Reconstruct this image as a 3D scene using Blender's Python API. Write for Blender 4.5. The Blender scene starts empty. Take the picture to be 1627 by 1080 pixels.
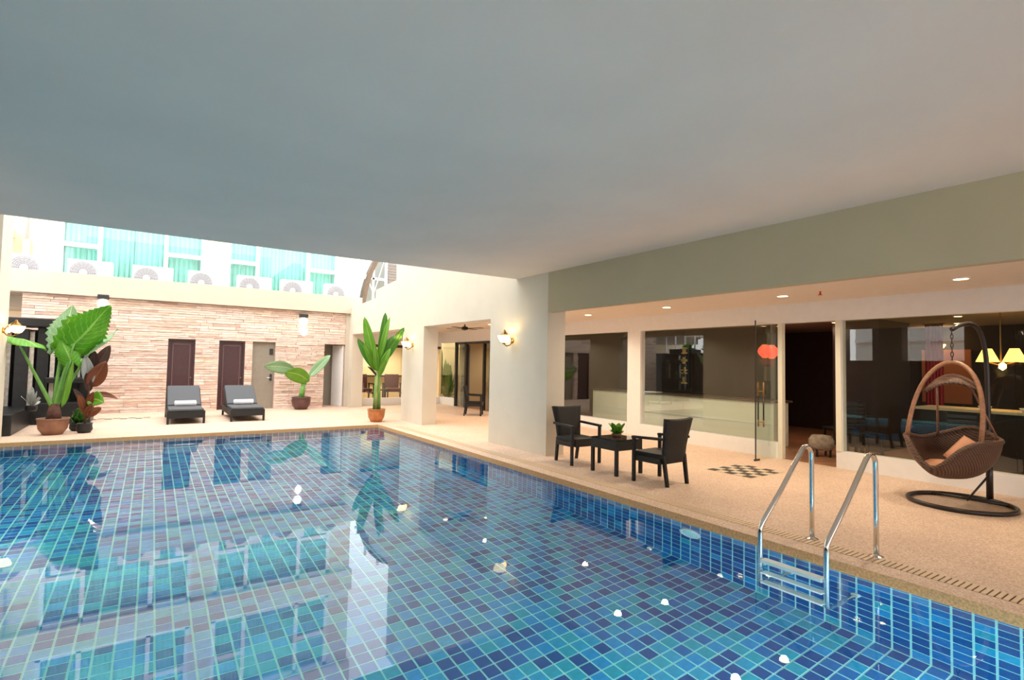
import bpy, math, random
from mathutils import Vector, Matrix
random.seed(7)
S = bpy.context.scene
COL = S.collection
PI = math.pi

# ------------------------------------------------------------------ camera, world, exposure
cam_d = bpy.data.cameras.new('camera'); cam = bpy.data.objects.new('camera', cam_d); COL.objects.link(cam)
cam_d.sensor_width = 36.0; cam_d.lens = 849.119 / 1627 * 36.0
cam_d.clip_start = 0.05; cam_d.clip_end = 300
yaw, pitch, roll = 0.5926945, 0.0445621, -0.0184797
fw = Vector((math.sin(yaw) * math.cos(pitch), math.cos(yaw) * math.cos(pitch), math.sin(pitch)))
rt = Vector((math.cos(yaw), -math.sin(yaw), 0)); dn = fw.cross(rt)
r2 = rt * math.cos(roll) + dn * math.sin(roll); d2 = -rt * math.sin(roll) + dn * math.cos(roll)
m = Matrix.Identity(4)
for i in range(3):
    m[i][0], m[i][1], m[i][2] = r2[i], -d2[i], -fw[i]
m.translation = Vector((0, 0, 1.6))
cam.matrix_world = m
S.camera = cam

W = bpy.data.worlds.new('overcast_sky'); S.world = W; W.use_nodes = True
bg = W.node_tree.nodes['Background']
bg.inputs[0].default_value = (1.0, 0.985, 0.965, 1); bg.inputs[1].default_value = 2.75
S.view_settings.view_transform = 'Standard'; S.view_settings.look = 'None'
S.view_settings.exposure = 0.68; S.view_settings.gamma = 1.0
S.view_settings.use_curve_mapping = False
DOWNLIGHT_W = 54.0
SCONCE_W = 14.0
INTERIOR_W = 8.0
POOL_FILL_W = 30.0  # power of the added underwater fill lamps

# ------------------------------------------------------------------ materials
def _new(name):
    mt = bpy.data.materials.new(name); mt.use_nodes = True
    nt = mt.node_tree; b = nt.nodes['Principled BSDF']
    return mt, nt, b

def mat(name, col, rough=0.6, metal=0.0, var=0.0, scale=8.0, bump=0.0, bscale=60.0, emit=None, estr=0.0, spec=0.5, stretch=None):
    mt, nt, b = _new(name)
    b.inputs['Base Color'].default_value = (*col, 1); b.inputs['Roughness'].default_value = rough
    b.inputs['Metallic'].default_value = metal; b.inputs['Specular IOR Level'].default_value = spec
    tc = nt.nodes.new('ShaderNodeTexCoord'); src = tc.outputs['Object']
    if stretch:
        mp = nt.nodes.new('ShaderNodeMapping'); mp.inputs['Scale'].default_value = stretch
        nt.links.new(src, mp.inputs[0]); src = mp.outputs[0]
    if var:
        n = nt.nodes.new('ShaderNodeTexNoise'); n.inputs['Scale'].default_value = scale; n.inputs['Detail'].default_value = 4
        nt.links.new(src, n.inputs['Vector'])
        r = nt.nodes.new('ShaderNodeValToRGB')
        r.color_ramp.elements[0].position = 0.3; r.color_ramp.elements[1].position = 0.7
        r.color_ramp.elements[0].color = (*[max(0, c * (1 - var)) for c in col], 1)
        r.color_ramp.elements[1].color = (*[min(1, c * (1 + var)) for c in col], 1)
        nt.links.new(n.outputs['Fac'], r.inputs[0]); nt.links.new(r.outputs[0], b.inputs['Base Color'])
    if bump:
        n2 = nt.nodes.new('ShaderNodeTexNoise'); n2.inputs['Scale'].default_value = bscale; n2.inputs['Detail'].default_value = 3
        nt.links.new(src, n2.inputs['Vector'])
        bp = nt.nodes.new('ShaderNodeBump'); bp.inputs['Strength'].default_value = bump; bp.inputs['Distance'].default_value = 0.01
        nt.links.new(n2.outputs['Fac'], bp.inputs['Height']); nt.links.new(bp.outputs[0], b.inputs['Normal'])
    if emit:
        b.inputs['Emission Color'].default_value = (*emit, 1); b.inputs['Emission Strength'].default_value = estr
    return mt

def glass_thin(name, tint=(0.94, 0.98, 0.96), base=0.045):
    mt = bpy.data.materials.new(name); mt.use_nodes = True; nt = mt.node_tree; nt.nodes.clear()
    out = nt.nodes.new('ShaderNodeOutputMaterial'); mix = nt.nodes.new('ShaderNodeMixShader')
    tr = nt.nodes.new('ShaderNodeBsdfTransparent'); tr.inputs[0].default_value = (*tint, 1)
    gl = nt.nodes.new('ShaderNodeBsdfGlossy'); gl.inputs['Roughness'].default_value = 0.0
    ge = nt.nodes.new('ShaderNodeNewGeometry'); vm = nt.nodes.new('ShaderNodeVectorMath'); vm.operation = 'DOT_PRODUCT'
    nt.links.new(ge.outputs['Normal'], vm.inputs[0]); nt.links.new(ge.outputs['Incoming'], vm.inputs[1])
    def M(op, a, b=None):
        n = nt.nodes.new('ShaderNodeMath'); n.operation = op
        for i, v in enumerate((a, b)):
            if v is None: continue
            if isinstance(v, (int, float)): n.inputs[i].default_value = v
            else: nt.links.new(v, n.inputs[i])
        return n.outputs[0]
    c = M('ABSOLUTE', vm.outputs['Value']); c = M('SUBTRACT', 1.0, c); c = M('POWER', c, 5.0)
    c = M('MULTIPLY', c, 1 - base); c = M('ADD', c, base)
    nt.links.new(c, mix.inputs[0]); nt.links.new(tr.outputs[0], mix.inputs[1]); nt.links.new(gl.outputs[0], mix.inputs[2])
    nt.links.new(mix.outputs[0], out.inputs[0])
    return mt

def water_mat():
    mt = bpy.data.materials.new('clear_pool_water'); mt.use_nodes = True; nt = mt.node_tree; nt.nodes.clear()
    out = nt.nodes.new('ShaderNodeOutputMaterial'); g = nt.nodes.new('ShaderNodeBsdfGlass')
    g.inputs['IOR'].default_value = 1.33; g.inputs['Roughness'].default_value = 0.0; g.inputs['Color'].default_value = (0.96, 1, 1, 1)
    tc = nt.nodes.new('ShaderNodeTexCoord'); n = nt.nodes.new('ShaderNodeTexNoise'); n.inputs['Scale'].default_value = 1.6; n.inputs['Detail'].default_value = 2
    nt.links.new(tc.outputs['Object'], n.inputs['Vector'])
    bp = nt.nodes.new('ShaderNodeBump'); bp.inputs['Strength'].default_value = 0.02; bp.inputs['Distance'].default_value = 0.015
    nt.links.new(n.outputs['Fac'], bp.inputs['Height']); nt.links.new(bp.outputs[0], g.inputs['Normal'])
    nt.links.new(g.outputs[0], out.inputs[0])
    return mt

def leaf_mat(name, c1, c2, vein, freq=22.0, transl=0.35):
    mt = bpy.data.materials.new(name); mt.use_nodes = True; nt = mt.node_tree; b = nt.nodes['Principled BSDF']
    out = nt.nodes['Material Output']
    uv = nt.nodes.new('ShaderNodeUVMap'); sx = nt.nodes.new('ShaderNodeSeparateXYZ'); nt.links.new(uv.outputs[0], sx.inputs[0])
    def M(op, a, b_=None):
        n = nt.nodes.new('ShaderNodeMath'); n.operation = op
        for i, v in enumerate((a, b_)):
            if v is None: continue
            if isinstance(v, (int, float)): n.inputs[i].default_value = v
            else: nt.links.new(v, n.inputs[i])
        return n.outputs[0]
    au = M('ABSOLUTE', M('SUBTRACT', sx.outputs[0], 0.5))
    ph = M('MULTIPLY', M('SUBTRACT', sx.outputs[1], M('MULTIPLY', au, 0.7)), freq)
    side = M('GREATER_THAN', M('SINE', M('MULTIPLY', ph, 6.283)), 0.9)
    mid = M('LESS_THAN', au, 0.03)
    v = M('MAXIMUM', M('MULTIPLY', side, 0.55), mid)
    tc = nt.nodes.new('ShaderNodeTexCoord'); nz = nt.nodes.new('ShaderNodeTexNoise'); nz.inputs['Scale'].default_value = 5
    nt.links.new(tc.outputs['Object'], nz.inputs['Vector'])
    m1 = nt.nodes.new('ShaderNodeMixRGB'); m1.inputs[1].default_value = (*c1, 1); m1.inputs[2].default_value = (*c2, 1)
    nt.links.new(nz.outputs['Fac'], m1.inputs[0])
    m2 = nt.nodes.new('ShaderNodeMixRGB'); m2.inputs[2].default_value = (*vein, 1)
    nt.links.new(v, m2.inputs[0]); nt.links.new(m1.outputs[0], m2.inputs[1])
    nt.links.new(m2.outputs[0], b.inputs['Base Color']); b.inputs['Roughness'].default_value = 0.38
    tl = nt.nodes.new('ShaderNodeBsdfTranslucent'); nt.links.new(m2.outputs[0], tl.inputs[0])
    mx = nt.nodes.new('ShaderNodeMixShader'); mx.inputs[0].default_value = transl
    nt.links.new(b.outputs[0], mx.inputs[1]); nt.links.new(tl.outputs[0], mx.inputs[2]); nt.links.new(mx.outputs[0], out.inputs[0])
    return mt

def weave_mat(name, c1, c2, scale=55.0, rough=0.5, bump=0.6):
    mt, nt, b = _new(name)
    tc = nt.nodes.new('ShaderNodeTexCoord')
    w1 = nt.nodes.new('ShaderNodeTexWave'); w1.wave_type = 'BANDS'; w1.bands_direction = 'Z'; w1.inputs['Scale'].default_value = scale / 3
    w2 = nt.nodes.new('ShaderNodeTexWave'); w2.wave_type = 'BANDS'; w2.bands_direction = 'DIAGONAL'; w2.inputs['Scale'].default_value = scale / 4
    w1.inputs['Distortion'].default_value = 1.0; w2.inputs['Distortion'].default_value = 1.0
    for w in (w1, w2): nt.links.new(tc.outputs['Object'], w.inputs['Vector'])
    mu = nt.nodes.new('ShaderNodeMath'); mu.operation = 'MULTIPLY'; nt.links.new(w1.outputs['Fac'], mu.inputs[0]); nt.links.new(w2.outputs['Fac'], mu.inputs[1])
    mx = nt.nodes.new('ShaderNodeMixRGB'); mx.inputs[1].default_value = (*c1, 1); mx.inputs[2].default_value = (*c2, 1)
    nt.links.new(mu.outputs[0], mx.inputs[0]); nt.links.new(mx.outputs[0], b.inputs['Base Color'])
    bp = nt.nodes.new('ShaderNodeBump'); bp.inputs['Strength'].default_value = bump; bp.inputs['Distance'].default_value = 0.008
    nt.links.new(mu.outputs[0], bp.inputs['Height']); nt.links.new(bp.outputs[0], b.inputs['Normal'])
    b.inputs['Roughness'].default_value = rough
    return mt

def deck_mat():
    mt, nt, b = _new('exposed_aggregate')
    tc = nt.nodes.new('ShaderNodeTexCoord')
    vo = nt.nodes.new('ShaderNodeTexVoronoi'); vo.inputs['Scale'].default_value = 90
    nz = nt.nodes.new('ShaderNodeTexNoise'); nz.inputs['Scale'].default_value = 1.3; nz.inputs['Detail'].default_value = 5
    for n in (vo, nz): nt.links.new(tc.outputs['Object'], n.inputs['Vector'])
    sx = nt.nodes.new('ShaderNodeSeparateColor'); nt.links.new(vo.outputs['Color'], sx.inputs[0])
    r = nt.nodes.new('ShaderNodeValToRGB')
    r.color_ramp.elements[0].color = (0.60, 0.40, 0.28, 1); r.color_ramp.elements[1].color = (0.88, 0.70, 0.56, 1)
    e = r.color_ramp.elements.new(0.5); e.color = (0.79, 0.57, 0.43, 1)
    nt.links.new(sx.outputs[0], r.inputs[0])
    mx = nt.nodes.new('ShaderNodeMixRGB'); mx.blend_type = 'MULTIPLY'; mx.inputs[0].default_value = 0.35
    r2_ = nt.nodes.new('ShaderNodeValToRGB'); r2_.color_ramp.elements[0].position = .35; r2_.color_ramp.elements[1].position = .65
    r2_.color_ramp.elements[0].color = (.75, .72, .7, 1); r2_.color_ramp.elements[1].color = (1, 1, 1, 1)
    nt.links.new(nz.outputs['Fac'], r2_.inputs[0]); nt.links.new(r.outputs[0], mx.inputs[1]); nt.links.new(r2_.outputs[0], mx.inputs[2])
    nt.links.new(mx.outputs[0], b.inputs['Base Color']); b.inputs['Roughness'].default_value = 0.55
    bp = nt.nodes.new('ShaderNodeBump'); bp.inputs['Strength'].default_value = 0.25; bp.inputs['Distance'].default_value = 0.004
    nt.links.new(vo.outputs['Distance'], bp.inputs['Height']); nt.links.new(bp.outputs[0], b.inputs['Normal'])
    return mt

M = {}
M['deck'] = deck_mat()
M['coping'] = mat('coping_stone', (0.76, 0.41, 0.17), 0.5, var=.25, scale=60)
M['cream'] = mat('cream_wall_paint', (0.67, 0.61, 0.50), 0.8, var=.03, scale=2)
M['beam'] = mat('shade_tinted_beam_paint', (0.50, 0.43, 0.28), 0.8, var=.03, scale=2)  # shade under the slab is put into this olive colour
M['slab'] = mat('warm_soffit_paint', (0.87, 0.77, 0.67), 0.85, var=.03, scale=1.2)
M['porch'] = mat('porch_ceiling_paint', (0.80, 0.70, 0.60), 0.8, var=.02)
M['white'] = mat('white_wall_paint', (0.86, 0.84, 0.82), 0.7, var=.02)
M['trimcream'] = mat('cream_frame_paint', (0.80, 0.76, 0.62), 0.5)
M['grout'] = mat('aqua_grout', (0.35, 0.86, 0.84), 0.7, var=.08, scale=3)
TILES = [mat('pool_tile_%s' % n, c, 0.32, var=.12, scale=20) for n, c in (
    ('navy', (0.002, 0.085, 0.33)), ('deep_blue', (0.003, 0.15, 0.48)), ('blue', (0.004, 0.28, 0.66)),
    ('teal_blue', (0.006, 0.33, 0.62)), ('teal', (0.008, 0.35, 0.54)))]
TW = [0.3, 0.22, 0.18, 0.15, 0.15]
M['water'] = water_mat()
M['glass'] = glass_thin('shopfront_glass', base=0.07)
M['paneglass'] = glass_thin('window_pane_glass', (0.92, 1.0, 0.98), 0.06)
M['steel'] = mat('polished_steel', (0.78, 0.78, 0.76), 0.12, 1.0)
M['step'] = mat('pale_step_plastic', (0.66, 0.84, 0.88), 0.35)
M['rattan'] = weave_mat('black_synthetic_rattan', (0.0025, 0.0022, 0.0022), (0.009, 0.008, 0.0075), 70, 0.6)
M['wicker'] = weave_mat('brown_wicker', (0.06, 0.026, 0.015), (0.26, 0.14, 0.085), 60, 0.55, 0.9)
M['cane'] = mat('brown_cane', (0.30, 0.145, 0.08), 0.45, var=.25, scale=30)
M['blackmetal'] = mat('dark_brown_metal', (0.022, 0.014, 0.012), 0.35)
M['peach'] = mat('peach_cushion_cloth', (0.80, 0.40, 0.24), 0.85, bump=.2)
M['stone'] = [mat('stone_strip_%d' % i, c, 0.85, var=.22, scale=6, bump=.5, bscale=25, stretch=(1, 1, 6)) for i, c in enumerate((
    (0.74, 0.56, 0.48), (0.78, 0.61, 0.53), (0.70, 0.50, 0.40), (0.79, 0.63, 0.53), (0.66, 0.46, 0.37), (0.77, 0.58, 0.45), (0.56, 0.38, 0.30)))]
M['mortar'] = mat('stone_mortar', (0.62, 0.46, 0.39), 0.9)
M['doorwood'] = mat('dark_maroon_door', (0.055, 0.020, 0.022), 0.4, var=.2, scale=12, stretch=(6, 6, .6))
M['doortrim'] = mat('door_bead', (0.17, 0.085, 0.08), 0.4)
M['greydoor'] = mat('grey_door_paint', (0.28, 0.24, 0.19), 0.6, var=.05)
M['greywall'] = mat('grey_recess_paint', (0.36, 0.32, 0.26), 0.8)
M['acwhite'] = mat('condenser_white', (0.86, 0.86, 0.85), 0.45)
M['acgrey'] = mat('condenser_grille_grey', (0.36, 0.36, 0.39), 0.5)
M['aqua'] = mat('aqua_curtain', (0.42, 0.82, 0.79), 0.8, var=.08, scale=4)
M['frame'] = mat('white_window_frame', (0.86, 0.88, 0.88), 0.4)
M['bldcream'] = mat('building_cream', (0.76, 0.67, 0.50), 0.85)
M['parapet'] = mat('parapet_cream', (0.56, 0.50, 0.40), 0.85, var=.04, scale=1.5)
M['cushion'] = mat('charcoal_cushion', (0.085, 0.09, 0.10), 0.85, bump=.15, bscale=200)
M['towel'] = mat('white_towel', (0.9, 0.9, 0.92), 0.95, bump=.4, bscale=120)
M['terracotta'] = mat('orange_terracotta', (0.48, 0.17, 0.05), 0.45, var=.3, scale=7)
M['brownpot'] = mat('brown_clay_pot', (0.26, 0.12, 0.07), 0.5, var=.3, scale=6)
M['darkpot'] = mat('dark_glazed_pot', (0.10, 0.04, 0.035), 0.35, var=.3, scale=6)
M['blackpot'] = mat('black_plastic_pot', (0.012, 0.012, 0.014), 0.5)
M['soil'] = mat('potting_soil', (0.05, 0.03, 0.02), 0.95, bump=.8)
M['alocasia'] = leaf_mat('elephant_ear_leaf', (0.06, 0.31, 0.01), (0.20, 0.54, 0.02), (0.36, 0.62, 0.14), 9)
M['alocasiapale'] = leaf_mat('pale_leaf_back', (0.22, 0.42, 0.20), (0.36, 0.55, 0.30), (0.6, 0.72, 0.5), 9)
M['banana'] = leaf_mat('banana_leaf', (0.10, 0.33, 0.015), (0.22, 0.50, 0.03), (0.45, 0.65, 0.15), 26)
M['bananadark'] = leaf_mat('banana_leaf_dark', (0.04, 0.20, 0.015), (0.10, 0.33, 0.03), (0.25, 0.5, 0.1), 26)
M['cordred'] = leaf_mat('red_brown_leaf', (0.14, 0.035, 0.015), (0.30, 0.09, 0.03), (0.4, 0.15, 0.06), 14)
M['corddark'] = leaf_mat('dark_maroon_leaf', (0.05, 0.02, 0.016), (0.10, 0.05, 0.03), (0.16, 0.08, 0.05), 14)
M['bush'] = leaf_mat('bush_leaf', (0.03, 0.14, 0.01), (0.09, 0.27, 0.03), (0.2, 0.4, 0.1), 10)
M['silver'] = leaf_mat('silver_leaf', (0.45, 0.47, 0.45), (0.62, 0.64, 0.60), (0.3, 0.36, 0.3), 10)
M['petiole'] = mat('green_leaf_stalk', (0.16, 0.36, 0.07), 0.45, var=.2, scale=6)
M['stalkdry'] = mat('striped_banana_stem', (0.30, 0.36, 0.10), 0.55, var=.45, scale=10, stretch=(4, 4, .5))
M['bark'] = mat('fibrous_brown_trunk', (0.11, 0.045, 0.03), 0.9, var=.4, scale=18, bump=.7)
M['blackstone'] = mat('black_slate', (0.006, 0.006, 0.007), 0.4, var=.5, scale=9, bump=.4, bscale=14)
M['paleslat'] = mat('pale_stone_strip', (0.52, 0.46, 0.40), 0.7, var=.3, scale=12)
M['brass'] = mat('aged_brass', (0.30, 0.17, 0.06), 0.35, 0.9)
M['amber'] = mat('lit_amber_glass', (0.9, 0.6, 0.2), 0.3, emit=(1.0, 0.62, 0.16), estr=5.0)
M['frost'] = mat('lit_frosted_glass', (0.95, 0.92, 0.8), 0.3, emit=(1.0, 0.80, 0.38), estr=2.4)
M['globe'] = mat('white_globe_glass', (0.9, 0.9, 0.9), 0.2, emit=(1.0, 0.98, 0.93), estr=1.5)
M['lamp'] = mat('lit_downlight_lens', (1, 0.9, 0.7), 0.4, emit=(1.0, 0.74, 0.36), estr=9.0)
M['lampin'] = mat('lit_interior_lens', (1, 0.8, 0.6), 0.4, emit=(1.0, 0.66, 0.30), estr=9.0)
M['rim'] = mat('white_lamp_rim', (0.85, 0.82, 0.78), 0.4)
M['darkwall'] = mat('dark_brown_interior_wall', (0.034, 0.022, 0.017), 0.7, var=.08)
M['inceil'] = mat('interior_ceiling_brown', (0.26, 0.20, 0.15), 0.8)
M['infloor'] = mat('interior_floor_boards', (0.40, 0.20, 0.11), 0.3, var=.2, scale=5)
M['counter'] = mat('counter_front_cream', (0.88, 0.88, 0.76), 0.45)
M['countertop'] = mat('counter_top_dark', (0.10, 0.075, 0.055), 0.3)
M['redlantern'] = mat('lit_red_lantern_silk', (0.8, 0.03, 0.02), 0.6, emit=(1.0, 0.06, 0.03), estr=1.6)
M['redcurtain'] = mat('red_curtain', (0.32, 0.02, 0.03), 0.8)
M['orangewall'] = mat('orange_interior_panel', (0.42, 0.13, 0.05), 0.8)
M['darkwood'] = mat('black_stained_wood', (0.012, 0.009, 0.008), 0.35)
M['tablecloth'] = mat('beige_table_top', (0.50, 0.42, 0.27), 0.6)
M['shade'] = mat('lit_yellow_lamp_shade', (0.9, 0.6, 0.25), 0.7, emit=(1.0, 0.55, 0.13), estr=1.6)
M['tan'] = mat('tan_interior_wall', (0.84, 0.68, 0.42), 0.8)
M['tanblind'] = mat('tan_blind', (0.88, 0.74, 0.48), 0.8)
M['pouf'] = mat('cream_upholstery', (0.34, 0.27, 0.21), 0.9, var=.3, scale=14)
M['maroon'] = mat('maroon_upholstery', (0.10, 0.018, 0.016), 0.7)
M['greycurtain'] = mat('grey_curtain', (0.36, 0.34, 0.33), 0.85)
M['gold'] = mat('gold_leaf_lettering', (0.80, 0.62, 0.22), 0.35, 0.3)
M['mosaicblack'] = mat('mosaic_dark_tile', (0.07, 0.06, 0.05), 0.4, var=.3)
M['mosaiclight'] = mat('mosaic_light_tile', (0.66, 0.55, 0.42), 0.4, var=.1)
M['red'] = mat('red_plastic', (0.6, 0.03, 0.02), 0.4)
M['grate'] = mat('cream_grate_plastic', (0.78, 0.58, 0.40), 0.5)
M['gratedark'] = mat('gutter_channel', (0.16, 0.10, 0.06), 0.8)
M['archbrown'] = mat('brown_arch_rim', (0.13, 0.085, 0.055), 0.6, var=.2)
M['louvre'] = mat('grey_brown_louvre', (0.20, 0.16, 0.14), 0.6)
M['paperwhite'] = mat('white_paper', (0.85, 0.85, 0.83), 0.8)
M['blackplastic'] = mat('black_lamp_cap', (0.02, 0.02, 0.02), 0.4)
M['darkclad'] = mat('dark_brown_cladding', (0.028, 0.020, 0.016), 0.6, var=.1)
M['rearwall'] = mat('rear_wall_paint', (0.35, 0.30, 0.24), 0.8)
M['extwhite'] = mat('white_neighbour_wall', (0.85, 0.86, 0.88), 0.8)
M['dkalu'] = mat('dark_bronze_frame', (0.03, 0.026, 0.024), 0.4)

# ------------------------------------------------------------------ mesh builder
class MB:
    def __init__(s): s.v = []; s.f = []; s.uv = {}; s.mi = []
    def quad(s, pts, mi=0):
        n = len(s.v); s.v += [tuple(p) for p in pts]; s.f.append(tuple(range(n, n + len(pts)))); s.mi.append(mi); return s
    def box(s, x0, y0, z0, x1, y1, z1, mi=0, mtx=None):
        if x0 > x1: x0, x1 = x1, x0
        if y0 > y1: y0, y1 = y1, y0
        if z0 > z1: z0, z1 = z1, z0
        n = len(s.v)
        p = [(x0, y0, z0), (x1, y0, z0), (x1, y1, z0), (x0, y1, z0), (x0, y0, z1), (x1, y0, z1), (x1, y1, z1), (x0, y1, z1)]
        if mtx is not None: p = [tuple(mtx @ Vector(q)) for q in p]
        s.v += p
        for f in ((3, 2, 1, 0), (4, 5, 6, 7), (0, 1, 5, 4), (1, 2, 6, 5), (2, 3, 7, 6), (3, 0, 4, 7)):
            s.f.append(tuple(n + i for i in f)); s.mi.append(mi)
        return s
    def hexa(s, bot, top, mi=0):
        n = len(s.v); s.v += [tuple(p) for p in bot] + [tuple(p) for p in top]
        for f in ((3, 2, 1, 0), (4, 5, 6, 7), (0, 1, 5, 4), (1, 2, 6, 5), (2, 3, 7, 6), (3, 0, 4, 7)):
            s.f.append(tuple(n + i for i in f)); s.mi.append(mi)
        return s
    def tube(s, pts, r, n=8, closed=False, mi=0):
        P = [Vector(p) for p in pts]; k = len(P); R = r if isinstance(r, (list, tuple)) else [r] * k
        base = len(s.v); up = None
        for i in range(k):
            if closed: t = (P[(i + 1) % k] - P[i - 1])
            else: t = P[min(i + 1, k - 1)] - P[max(i - 1, 0)]
            t.normalize()
            if up is None: up = Vector((0, 0, 1)) if abs(t.z) < .9 else Vector((1, 0, 0))
            a = t.cross(up)
            if a.length < 1e-4: a = t.cross(Vector((0, 1, 0)))
            a.normalize(); b = a.cross(t); up = b
            for j in range(n):
                an = 2 * PI * j / n
                s.v.append(tuple(P[i] + (a * math.cos(an) + b * math.sin(an)) * R[i]))
        for i in range(k if closed else k - 1):
            i2 = (i + 1) % k
            for j in range(n):
                j2 = (j + 1) % n
                s.f.append((base + i * n + j, base + i2 * n + j, base + i2 * n + j2, base + i * n + j2)); s.mi.append(mi)
        if not closed:
            s.f.append(tuple(base + j for j in range(n))); s.mi.append(mi)
            s.f.append(tuple(base + (k - 1) * n + j for j in reversed(range(n)))); s.mi.append(mi)
        return s
    def lathe(s, prof, c=(0, 0, 0), n=24, mi=0, sx=1, sy=1):
        base = len(s.v); k = len(prof)
        for r, z in prof:
            for j in range(n):
                a = 2 * PI * j / n
                s.v.append((c[0] + r * math.cos(a) * sx, c[1] + r * math.sin(a) * sy, c[2] + z))
        for i in range(k - 1):
            for j in range(n):
                j2 = (j + 1) % n
                s.f.append((base + i * n + j, base + i * n + j2, base + (i + 1) * n + j2, base + (i + 1) * n + j)); s.mi.append(mi)
        if prof[0][0] > 1e-4: s.f.append(tuple(base + j for j in reversed(range(n)))); s.mi.append(mi)
        if prof[-1][0] > 1e-4: s.f.append(tuple(base + (k - 1) * n + j for j in range(n))); s.mi.append(mi)
        return s
    def grid(s, rows, uvs=None, mi=0):
        base = len(s.v); nr = len(rows); nc = len(rows[0])
        for i, row in enumerate(rows):
            for j, p in enumerate(row):
                if uvs: s.uv[len(s.v)] = uvs[i][j]
                s.v.append(tuple(p))
        for i in range(nr - 1):
            for j in range(nc - 1):
                s.f.append((base + i * nc + j, base + i * nc + j + 1, base + (i + 1) * nc + j + 1, base + (i + 1) * nc + j)); s.mi.append(mi)
        return s
    def mesh(s, name, mats, smooth=False):
        me = bpy.data.meshes.new(name); me.from_pydata(s.v, [], s.f)
        for x in (mats if isinstance(mats, (list, tuple)) else [mats]): me.materials.append(x)
        me.polygons.foreach_set('material_index', s.mi)
        if smooth: me.polygons.foreach_set('use_smooth', [True] * len(s.f))
        if s.uv:
            l = me.uv_layers.new(name='UVMap')
            for lp in me.loops: l.data[lp.index].uv = s.uv.get(lp.vertex_index, (0.5, 0.5))
        me.validate(); me.update()
        return me
    def build(s, name, mats, parent=None, smooth=False, bevel=0.0, solid=0.0, loc=None):
        o = bpy.data.objects.new(name, s.mesh(name, mats, smooth)); COL.objects.link(o)
        if parent is not None: o.parent = parent
        if loc is not None: o.location = loc
        if solid:
            md = o.modifiers.new('solid', 'SOLIDIFY'); md.thickness = solid; md.offset = 0
        if bevel:
            md = o.modifiers.new('bevel', 'BEVEL'); md.width = bevel; md.segments = 2; md.limit_method = 'ANGLE'; md.angle_limit = 0.9
        if smooth and not solid:
            pass
        return o

def BX(*a): return MB().box(*a)
def tag(o, label=None, cat=None, group=None, kind=None):
    if label: o['label'] = label
    if cat: o['category'] = cat
    if group: o['group'] = group
    if kind: o['kind'] = kind
    return o
def thing(name, label, cat, loc=(0, 0, 0), rz=0.0, group=None):
    o = bpy.data.objects.new(name, None); COL.objects.link(o); o.location = loc; o.rotation_euler = (0, 0, rz)
    o.empty_display_size = .1
    return tag(o, label, cat, group)
def struct(name, mb, mats, label=None, parent=None, **k):
    o = mb.build(name, mats, parent, **k)
    if parent is None: tag(o, label, None, None, 'structure')
    return o
def dup(root, loc, rz, label, group=None):
    r = root.copy(); COL.objects.link(r); r.location = loc; r.rotation_euler = (0, 0, rz); r['label'] = label
    if group: r['group'] = group
    for ch in list(root.children):
        c = ch.copy(); COL.objects.link(c); c.parent = r
        for g in list(ch.children):
            d = g.copy(); COL.objects.link(d); d.parent = c
    return r
def lamp(name, kind, loc, power, col, parent=None, size=.05, spot=None, rot=None):
    d = bpy.data.lights.new(name, kind); d.energy = power; d.color = col
    if kind in ('POINT', 'SPOT'): d.shadow_soft_size = size
    if kind == 'SPOT': d.spot_size = spot; d.spot_blend = .6
    o = bpy.data.objects.new(name, d); COL.objects.link(o); o.location = loc
    if parent is not None: o.parent = parent
    return o

# ------------------------------------------------------------------ levels
WZ = -0.065            # water level
PX0, PX1 = -2.35, 4.87 # pool walls
PY0, PY1 = 0.30, 13.20
PZ = -1.30
XW = 5.77              # face of the pillared wall
XF = 9.40              # shopfront plane
YB = 18.90             # back wall plane
SZ = 3.23              # overhang soffit

# ------------------------------------------------------------------ setting: deck, pool, walls
fl = MB()
fl.box(PX1, -8, -1.5, 9.4, 21.4, 0).box(-9, PY1, -1.5, PX1, 24, 0).box(-9, -8, -1.5, PX1, PY0, 0).box(-9, PY0, -1.5, PX0, PY1, 0)
struct('floor', fl, M['deck'], 'peach exposed aggregate pool deck around the water')
cp = MB()
cp.box(4.82, PY0 - .05, -.10, 5.04, PY1 + .05, .006).box(PX0, PY1 - .05, -.10, 4.82, PY1 + .30, .006).box(PX0, PY0 - .3, -.10, 4.82, PY0 + .05, .006)
for k in range(1, len(cp.mi), 6): cp.mi[k] = 1
struct('trim_1', cp, [M['coping'], M['deck']], 'orange brown stone coping edging the pool')
# pool shell behind the tiles (grout)
ps = MB()
ps.box(PX0, PY0, PZ - .1, PX1, PY1, PZ)
pool_floor = struct('pool_floor', ps, M['grout'], 'aqua grouted floor of the pool under its blue tiles')
pool_floor['kind'] = 'structure'
g = .012
pool_wall = struct('pool_wall', BX(PX1 - .012, PY0, PZ, PX1, PY1, -.03), M['grout'], 'right hand wall of the pool under its blue tiles')
pool_wall['kind'] = 'structure'
pw2 = struct('pool_wall', BX(PX0, PY1 - .012, PZ, PX1 - .012, PY1, -.03), M['grout'], 'far wall of the pool below the loungers')
pw2['kind'] = 'structure'
pw3 = struct('pool_wall', MB().box(PX0, PY0, PZ, PX0 + .012, PY1 - .012, -.03).box(PX0, PY0, PZ, PX1, PY0 + .012, -.03), M['grout'], 'near and left walls of the pool')
pw3['kind'] = 'structure'
def wcol():
    return random.choices(range(5), (.62, .26, .08, .02, .02))[0]
P = .125; hg = .0085; TH = .006
def tcol():
    return random.choices(range(5), TW)[0]
tile_floor = [MB().box(-P / 2 + hg, -P / 2 + hg, 0, P / 2 - hg, P / 2 - hg, TH).mesh('tile', t) for t in TILES]
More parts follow.
